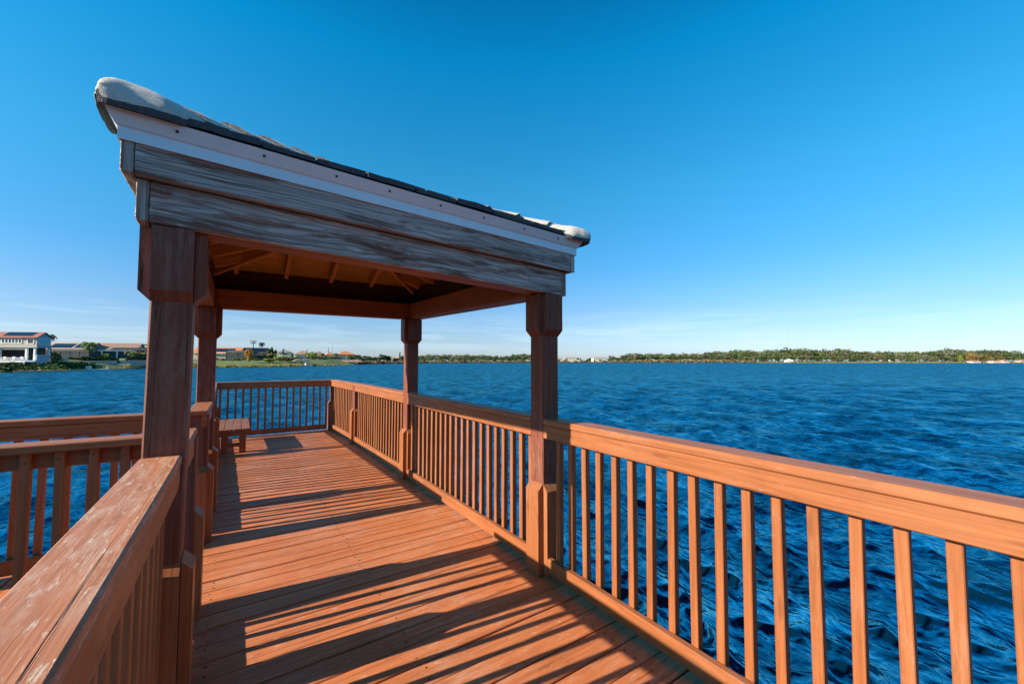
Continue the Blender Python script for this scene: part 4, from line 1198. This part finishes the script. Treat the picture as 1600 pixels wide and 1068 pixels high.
far_tree(1536, 590, 12.0, 1.0, SPECIAL['gold'], 'golden autumn tree beside the rust coloured one', None)
far_tree(1548, 585, 8.5, 1.0, SPECIAL['gold'], 'lower golden tree right of the golden autumn tree', None)
far_tree(1563, 585, 9.0, 1.0, SPECIAL['gold'], 'golden brown tree above the pale boathouses', None)
far_tree(1500, 595, 12.5, .62, SPECIAL['lime'], 'yellow green pointed tree left of the rust tree', None)
far_tree(1260, 625, 6.0, 1.4, SPECIAL['lime'], 'low lime green bush right of the white shed', None)
far_tree(1373, 612, 12.0, 1.15, SPECIAL['brown'], 'round pale brown tree in front of the far woods', None)
far_tree(993, 660, 12.0, .5, SPECIAL['brown'], 'bare pale tree trunk at the edge of the woods', None)
# buildings of the far shore
def far_house(label, px, dep, w_, h, mat, roofm, rise=1.8, cat='building', z=None):
    hh = house_root('building', label, px, dep, 205 if px < 1000 else 218, z=z, cat=cat)
    hbox(hh, 'wall', (-w_ / 2, 0, -1), (w_ / 2, 9, h), mat); hip(hh, -w_ / 2, w_ / 2, 0, 9, h + .15, rise, roofm, .5)
    n = max(2, int(w_ / 4))
    for i in range(n):
        x = -w_ / 2 + (i + .5) * w_ / n; window(hh, x - .9, x + .9, h * .35, h * .8, 0, 1)
far_house('pale building just right of the front gazebo post', 873, 690, 12, 5.6, M_STUCW, M_TROOF)
far_house('long pale building behind small palms on the far shore', 895, 700, 24, 6.2, M_STUCW, M_TROOF)
far_house('long pale building left of the lone far palm', 938, 705, 26, 6.0, M_STUCW, M_TROOF)
far_house('white shed at the water below the far woods', 1235, 632, 9, 3.0, M_TRIM, M_TRIM, 2.6, 'shed', z=-.6)
far_house('pale boathouse with gray roof near the rust tree', 1526, 572, 10, 2.0, M_STUC, M_PROOF, 1.0, 'boathouse', z=-.5)
far_house('tan boathouse right of the golden trees', 1556, 566, 8, 1.8, M_STUC, M_TROOF, 1.2, 'boathouse', z=-.5)
far_house('pinkish roofed boathouse on the far right shore', 1572, 566, 7, 2.2, M_STUC, M_PROOF, 1.8, 'boathouse', z=-.5)
far_house('house cut by the right edge of the picture', 1601, 566, 10, 2.4, M_STUC, M_PROOF, 1.8, 'house', z=-.5)
far_house('small cream house half hidden at the wood edge', 1400, 628, 8, 3.6, M_STUCW, M_TROOF, 1.6, 'house')
far_house('small cream cottage left of the small cream house', 1334, 640, 9, 3.6, M_STUCW, M_TROOF, 1.6, 'cottage')
for i, (px, lab) in enumerate(((884, 'small palm in front of the long pale building'), (953, 'lone taller palm right of the pale buildings'), (903, 'second small palm in front of the pale buildings'))):
    pm = palm('palm_tree', lab, 5.5 if i != 1 else 10, 3.4, 14, PALMD, 90 + i, group=None); place(pm, px, 668)


# ------------------------------------------------------------------ water
def water():
    nang, rows = 1600, []
    r = .5
    while r < 60: rows.append(r); r *= 1.0075
    while r < 3500: rows.append(r); r *= 1.05
    rows = np.array(rows)
    az = np.linspace(0, TAU, nang, endpoint=False)
    rr, aa = np.meshgrid(rows, az, indexing='ij')
    X0 = rr * np.sin(aa); Y0 = rr * np.cos(aa)
    Z = np.zeros_like(X0); DX = np.zeros_like(X0); DY = np.zeros_like(X0)
    rg = np.random.default_rng(5)
    main = R(106)            # direction the wind chop travels
    for i in range(130):
        lam = .17 * (9.0) ** (rg.random() ** 1.2) if i > 12 else rg.uniform(1.8, 5.0)
        th = main + rg.normal(0, .62 if lam < 1.1 else .36)
        amp = .0072 * lam ** .95 if i > 12 else .0052 * lam ** .7
        k = TAU / lam
        fade = np.clip((lam / (rr * .0075 * 3.4 + 1e-6) - .6) / .8, 0, 1)
        ph = k * (X0 * math.sin(th) + Y0 * math.cos(th)) + rg.random() * TAU
        ph += .12 * np.sin(X0 * rg.normal(0, .5) + Y0 * rg.normal(0, .5) + rg.random() * 6)
        A = amp * fade * (1 + .6 * np.sin(X0 * rg.normal(0, .4) + Y0 * rg.normal(0, .4) + rg.random() * 6))
        Z += A * np.cos(ph)
        DX -= A * .95 * math.sin(th) * np.sin(ph); DY -= A * .95 * math.cos(th) * np.sin(ph)
    X = X0 + DX; Y = Y0 + DY; Z += WATER
    nr = len(rows)
    co = np.stack([X, Y, Z], -1).reshape(-1, 3).astype(np.float32)
    i0 = (np.arange(nr - 1)[:, None] * nang + np.arange(nang)[None]).ravel()
    j1 = (np.arange(nr - 1)[:, None] * nang + (np.arange(nang)[None] + 1) % nang).ravel()
    faces = np.stack([i0, i0 + nang, j1 + nang, j1], -1).astype(np.int32)
    me = bpy.data.meshes.new('lake_water')
    me.vertices.add(len(co)); me.vertices.foreach_set('co', co.ravel())
    me.loops.add(faces.size); me.loops.foreach_set('vertex_index', faces.ravel())
    me.polygons.add(len(faces)); me.polygons.foreach_set('loop_start', np.arange(0, faces.size, 4, dtype=np.int32))
    me.polygons.foreach_set('use_smooth', np.ones(len(faces), dtype=bool))
    me.update(calc_edges=True)
    m = NT('lake_water')
    p = m.n('ShaderNodeNewGeometry').outputs['Position']
    dist = m.n('ShaderNodeVectorMath', operation='LENGTH'); m.link(p, dist.inputs[0]); dist = dist.outputs['Value']
    far = m.ramp(m.math('DIVIDE', dist, 120), [(.08, 0), (.8, 1)])
    flat = m.n('ShaderNodeVectorMath', operation='MULTIPLY'); m.link(p, flat.inputs[0]); flat.inputs[1].default_value = (1, 1, 0)
    q = m.mapped(flat.outputs[0], (1, 1, 1), rot=(0, 0, R(106 - 90)))
    st = m.n('ShaderNodeMapping'); m.link(q, st.inputs[0]); st.inputs['Scale'].default_value = (1, .62, 1)
    st = st.outputs[0]
    n_big = m.noise(st, .8, 4, .6, .25); n_mid = m.noise(st, 2.6, 3, .5, .15); n_small = m.noise(st, 9, 3, .5, .1)
    gust = m.noise(flat.outputs[0], .045, 3, .6)
    h = m.math('MULTIPLY', m.math('MULTIPLY', n_big, far), .9)
    h = m.math('ADD', h, m.math('MULTIPLY', n_mid, m.math('ADD', m.math('MULTIPLY', far, .22), .13)))
    h = m.math('ADD', h, m.math('MULTIPLY', n_small, .022))
    h = m.math('MULTIPLY', h, m.math('ADD', m.math('MULTIPLY', gust, .8), .6))
    streak = m.noise(m.mapped(q, (.6, .45, 1)), 1.0, 7, .78, .1)
    strk = m.ramp(streak, [(.38, 0), (.62, 1)])
    # waves too small to model this far away act as roughness
    rgh = m.math('ADD', m.math('MULTIPLY', m.ramp(m.math('DIVIDE', dist, 300), [(.03, 0), (.15, .4), (.4, .8), (1, 1)]), .22), .06)
    rgh = m.math('ADD', rgh, m.math('MULTIPLY', m.math('MULTIPLY', m.math('SUBTRACT', streak, .5), .7), far))
    rgh = m.math('MAXIMUM', rgh, .05)
    nrm = m.bump(h, 1.0, 1.0)
    fr_ = m.n('ShaderNodeFresnel'); fr_.inputs['IOR'].default_value = 1.333; m.link(nrm, fr_.inputs['Normal'])
    gl = m.n('ShaderNodeBsdfGlossy'); gl.inputs['Color'].default_value = (.20, .80, .95, 1); m.link(rgh, gl.inputs['Roughness']); m.link(nrm, gl.inputs['Normal'])
    df = m.n('ShaderNodeBsdfDiffuse'); df.inputs['Color'].default_value = (.0005, .013, .033, 1); m.link(nrm, df.inputs['Normal'])
    mx = m.n('ShaderNodeMixShader')
    m.link(m.math('MULTIPLY', fr_.outputs[0], m.math('ADD', m.math('MULTIPLY', strk, .50), .18), clamp=True), mx.inputs[0]); m.link(df.outputs[0], mx.inputs[1]); m.link(gl.outputs[0], mx.inputs[2])
    m.link(mx.outputs[0], m.out.inputs[0])
    me.materials.append(m.mat)
    o = bpy.data.objects.new('lake_water', me); COL.objects.link(o)
    tag(o, kind='structure')
water()

# ------------------------------------------------------------------ sky, sun, camera
SUN = Vector((-1, .115, .50)).normalized()
el = math.asin(SUN.z); az = math.atan2(SUN.x, SUN.y)
w = bpy.data.worlds.new('World'); S.world = w; w.use_nodes = True
t = w.node_tree; bg = t.nodes['Background']
sky = t.nodes.new('ShaderNodeTexSky'); sky.sky_type = 'NISHITA'; sky.sun_disc = False
sky.sun_elevation = el; sky.sun_rotation = az % TAU
sky.air_density = 1.0; sky.dust_density = .5; sky.ozone_density = 2.0; sky.altitude = 20
W = NT.__new__(NT); W.t = t; W.mat = None
tc = t.nodes.new('ShaderNodeTexCoord').outputs['Generated']
sep = t.nodes.new('ShaderNodeSeparateXYZ'); t.links.new(tc, sep.inputs[0])
zz = sep.outputs[2]
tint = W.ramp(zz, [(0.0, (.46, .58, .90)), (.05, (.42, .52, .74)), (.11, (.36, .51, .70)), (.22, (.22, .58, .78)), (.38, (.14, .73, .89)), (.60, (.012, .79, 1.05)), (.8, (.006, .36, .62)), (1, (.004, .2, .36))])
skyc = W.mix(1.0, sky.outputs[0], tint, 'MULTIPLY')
# thin cirrus streaks low over the far shore
mp = W.mapped(tc, (2.2, 2.2, 34), rot=(0, R(1.2), R(20)))
c1 = W.noise(mp, 1.3, 6, .62, .5)
mp2 = W.mapped(tc, (5, 5, 60), rot=(R(3.0), R(-4.5), 0))
c2 = W.noise(mp2, 1.2, 5, .6, .3)
band = W.ramp(zz, [(.012, 0), (.035, .8), (.055, 1), (.08, .7), (.13, 0)])
cl = W.math('MULTIPLY', W.math('ADD', W.ramp(c1, [(.44, 0), (.66, .8)]), W.ramp(c2, [(.55, 0), (.70, .55)])), band, clamp=True)
cl = W.math('MULTIPLY', cl, .34)
skyc = W.mix(cl, skyc, (3.9, 5.0, 5.8))
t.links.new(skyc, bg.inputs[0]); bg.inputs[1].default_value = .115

ld = bpy.data.lights.new('sun', 'SUN'); ld.energy = 5.0; ld.angle = R(.53); ld.color = (1, .86, .68)
lo = bpy.data.objects.new('sun', ld); COL.objects.link(lo); lo.location = (-20, 2, 20)
lo.rotation_euler = SUN.to_track_quat('Z', 'Y').to_euler()

cd = bpy.data.cameras.new('camera'); cam = bpy.data.objects.new('camera', cd); COL.objects.link(cam)
cd.sensor_width = 36; cd.lens = F / 1600 * 36; cd.clip_start = .05; cd.clip_end = 6000
cam.location = (0, 0, CAMH); cam.rotation_euler = (R(90) + TH, 0, -PSI)
S.camera = cam
S.view_settings.view_transform = 'Standard'; S.view_settings.look = 'None'; S.view_settings.exposure = 1.0; S.view_settings.gamma = 1
S.render.engine = 'CYCLES'
S.cycles.use_denoising = True; S.cycles.denoising_prefilter = 'ACCURATE'; S.cycles.max_bounces = 8; S.cycles.sample_clamp_indirect = 3; S.cycles.caustics_reflective = False; S.cycles.caustics_refractive = False
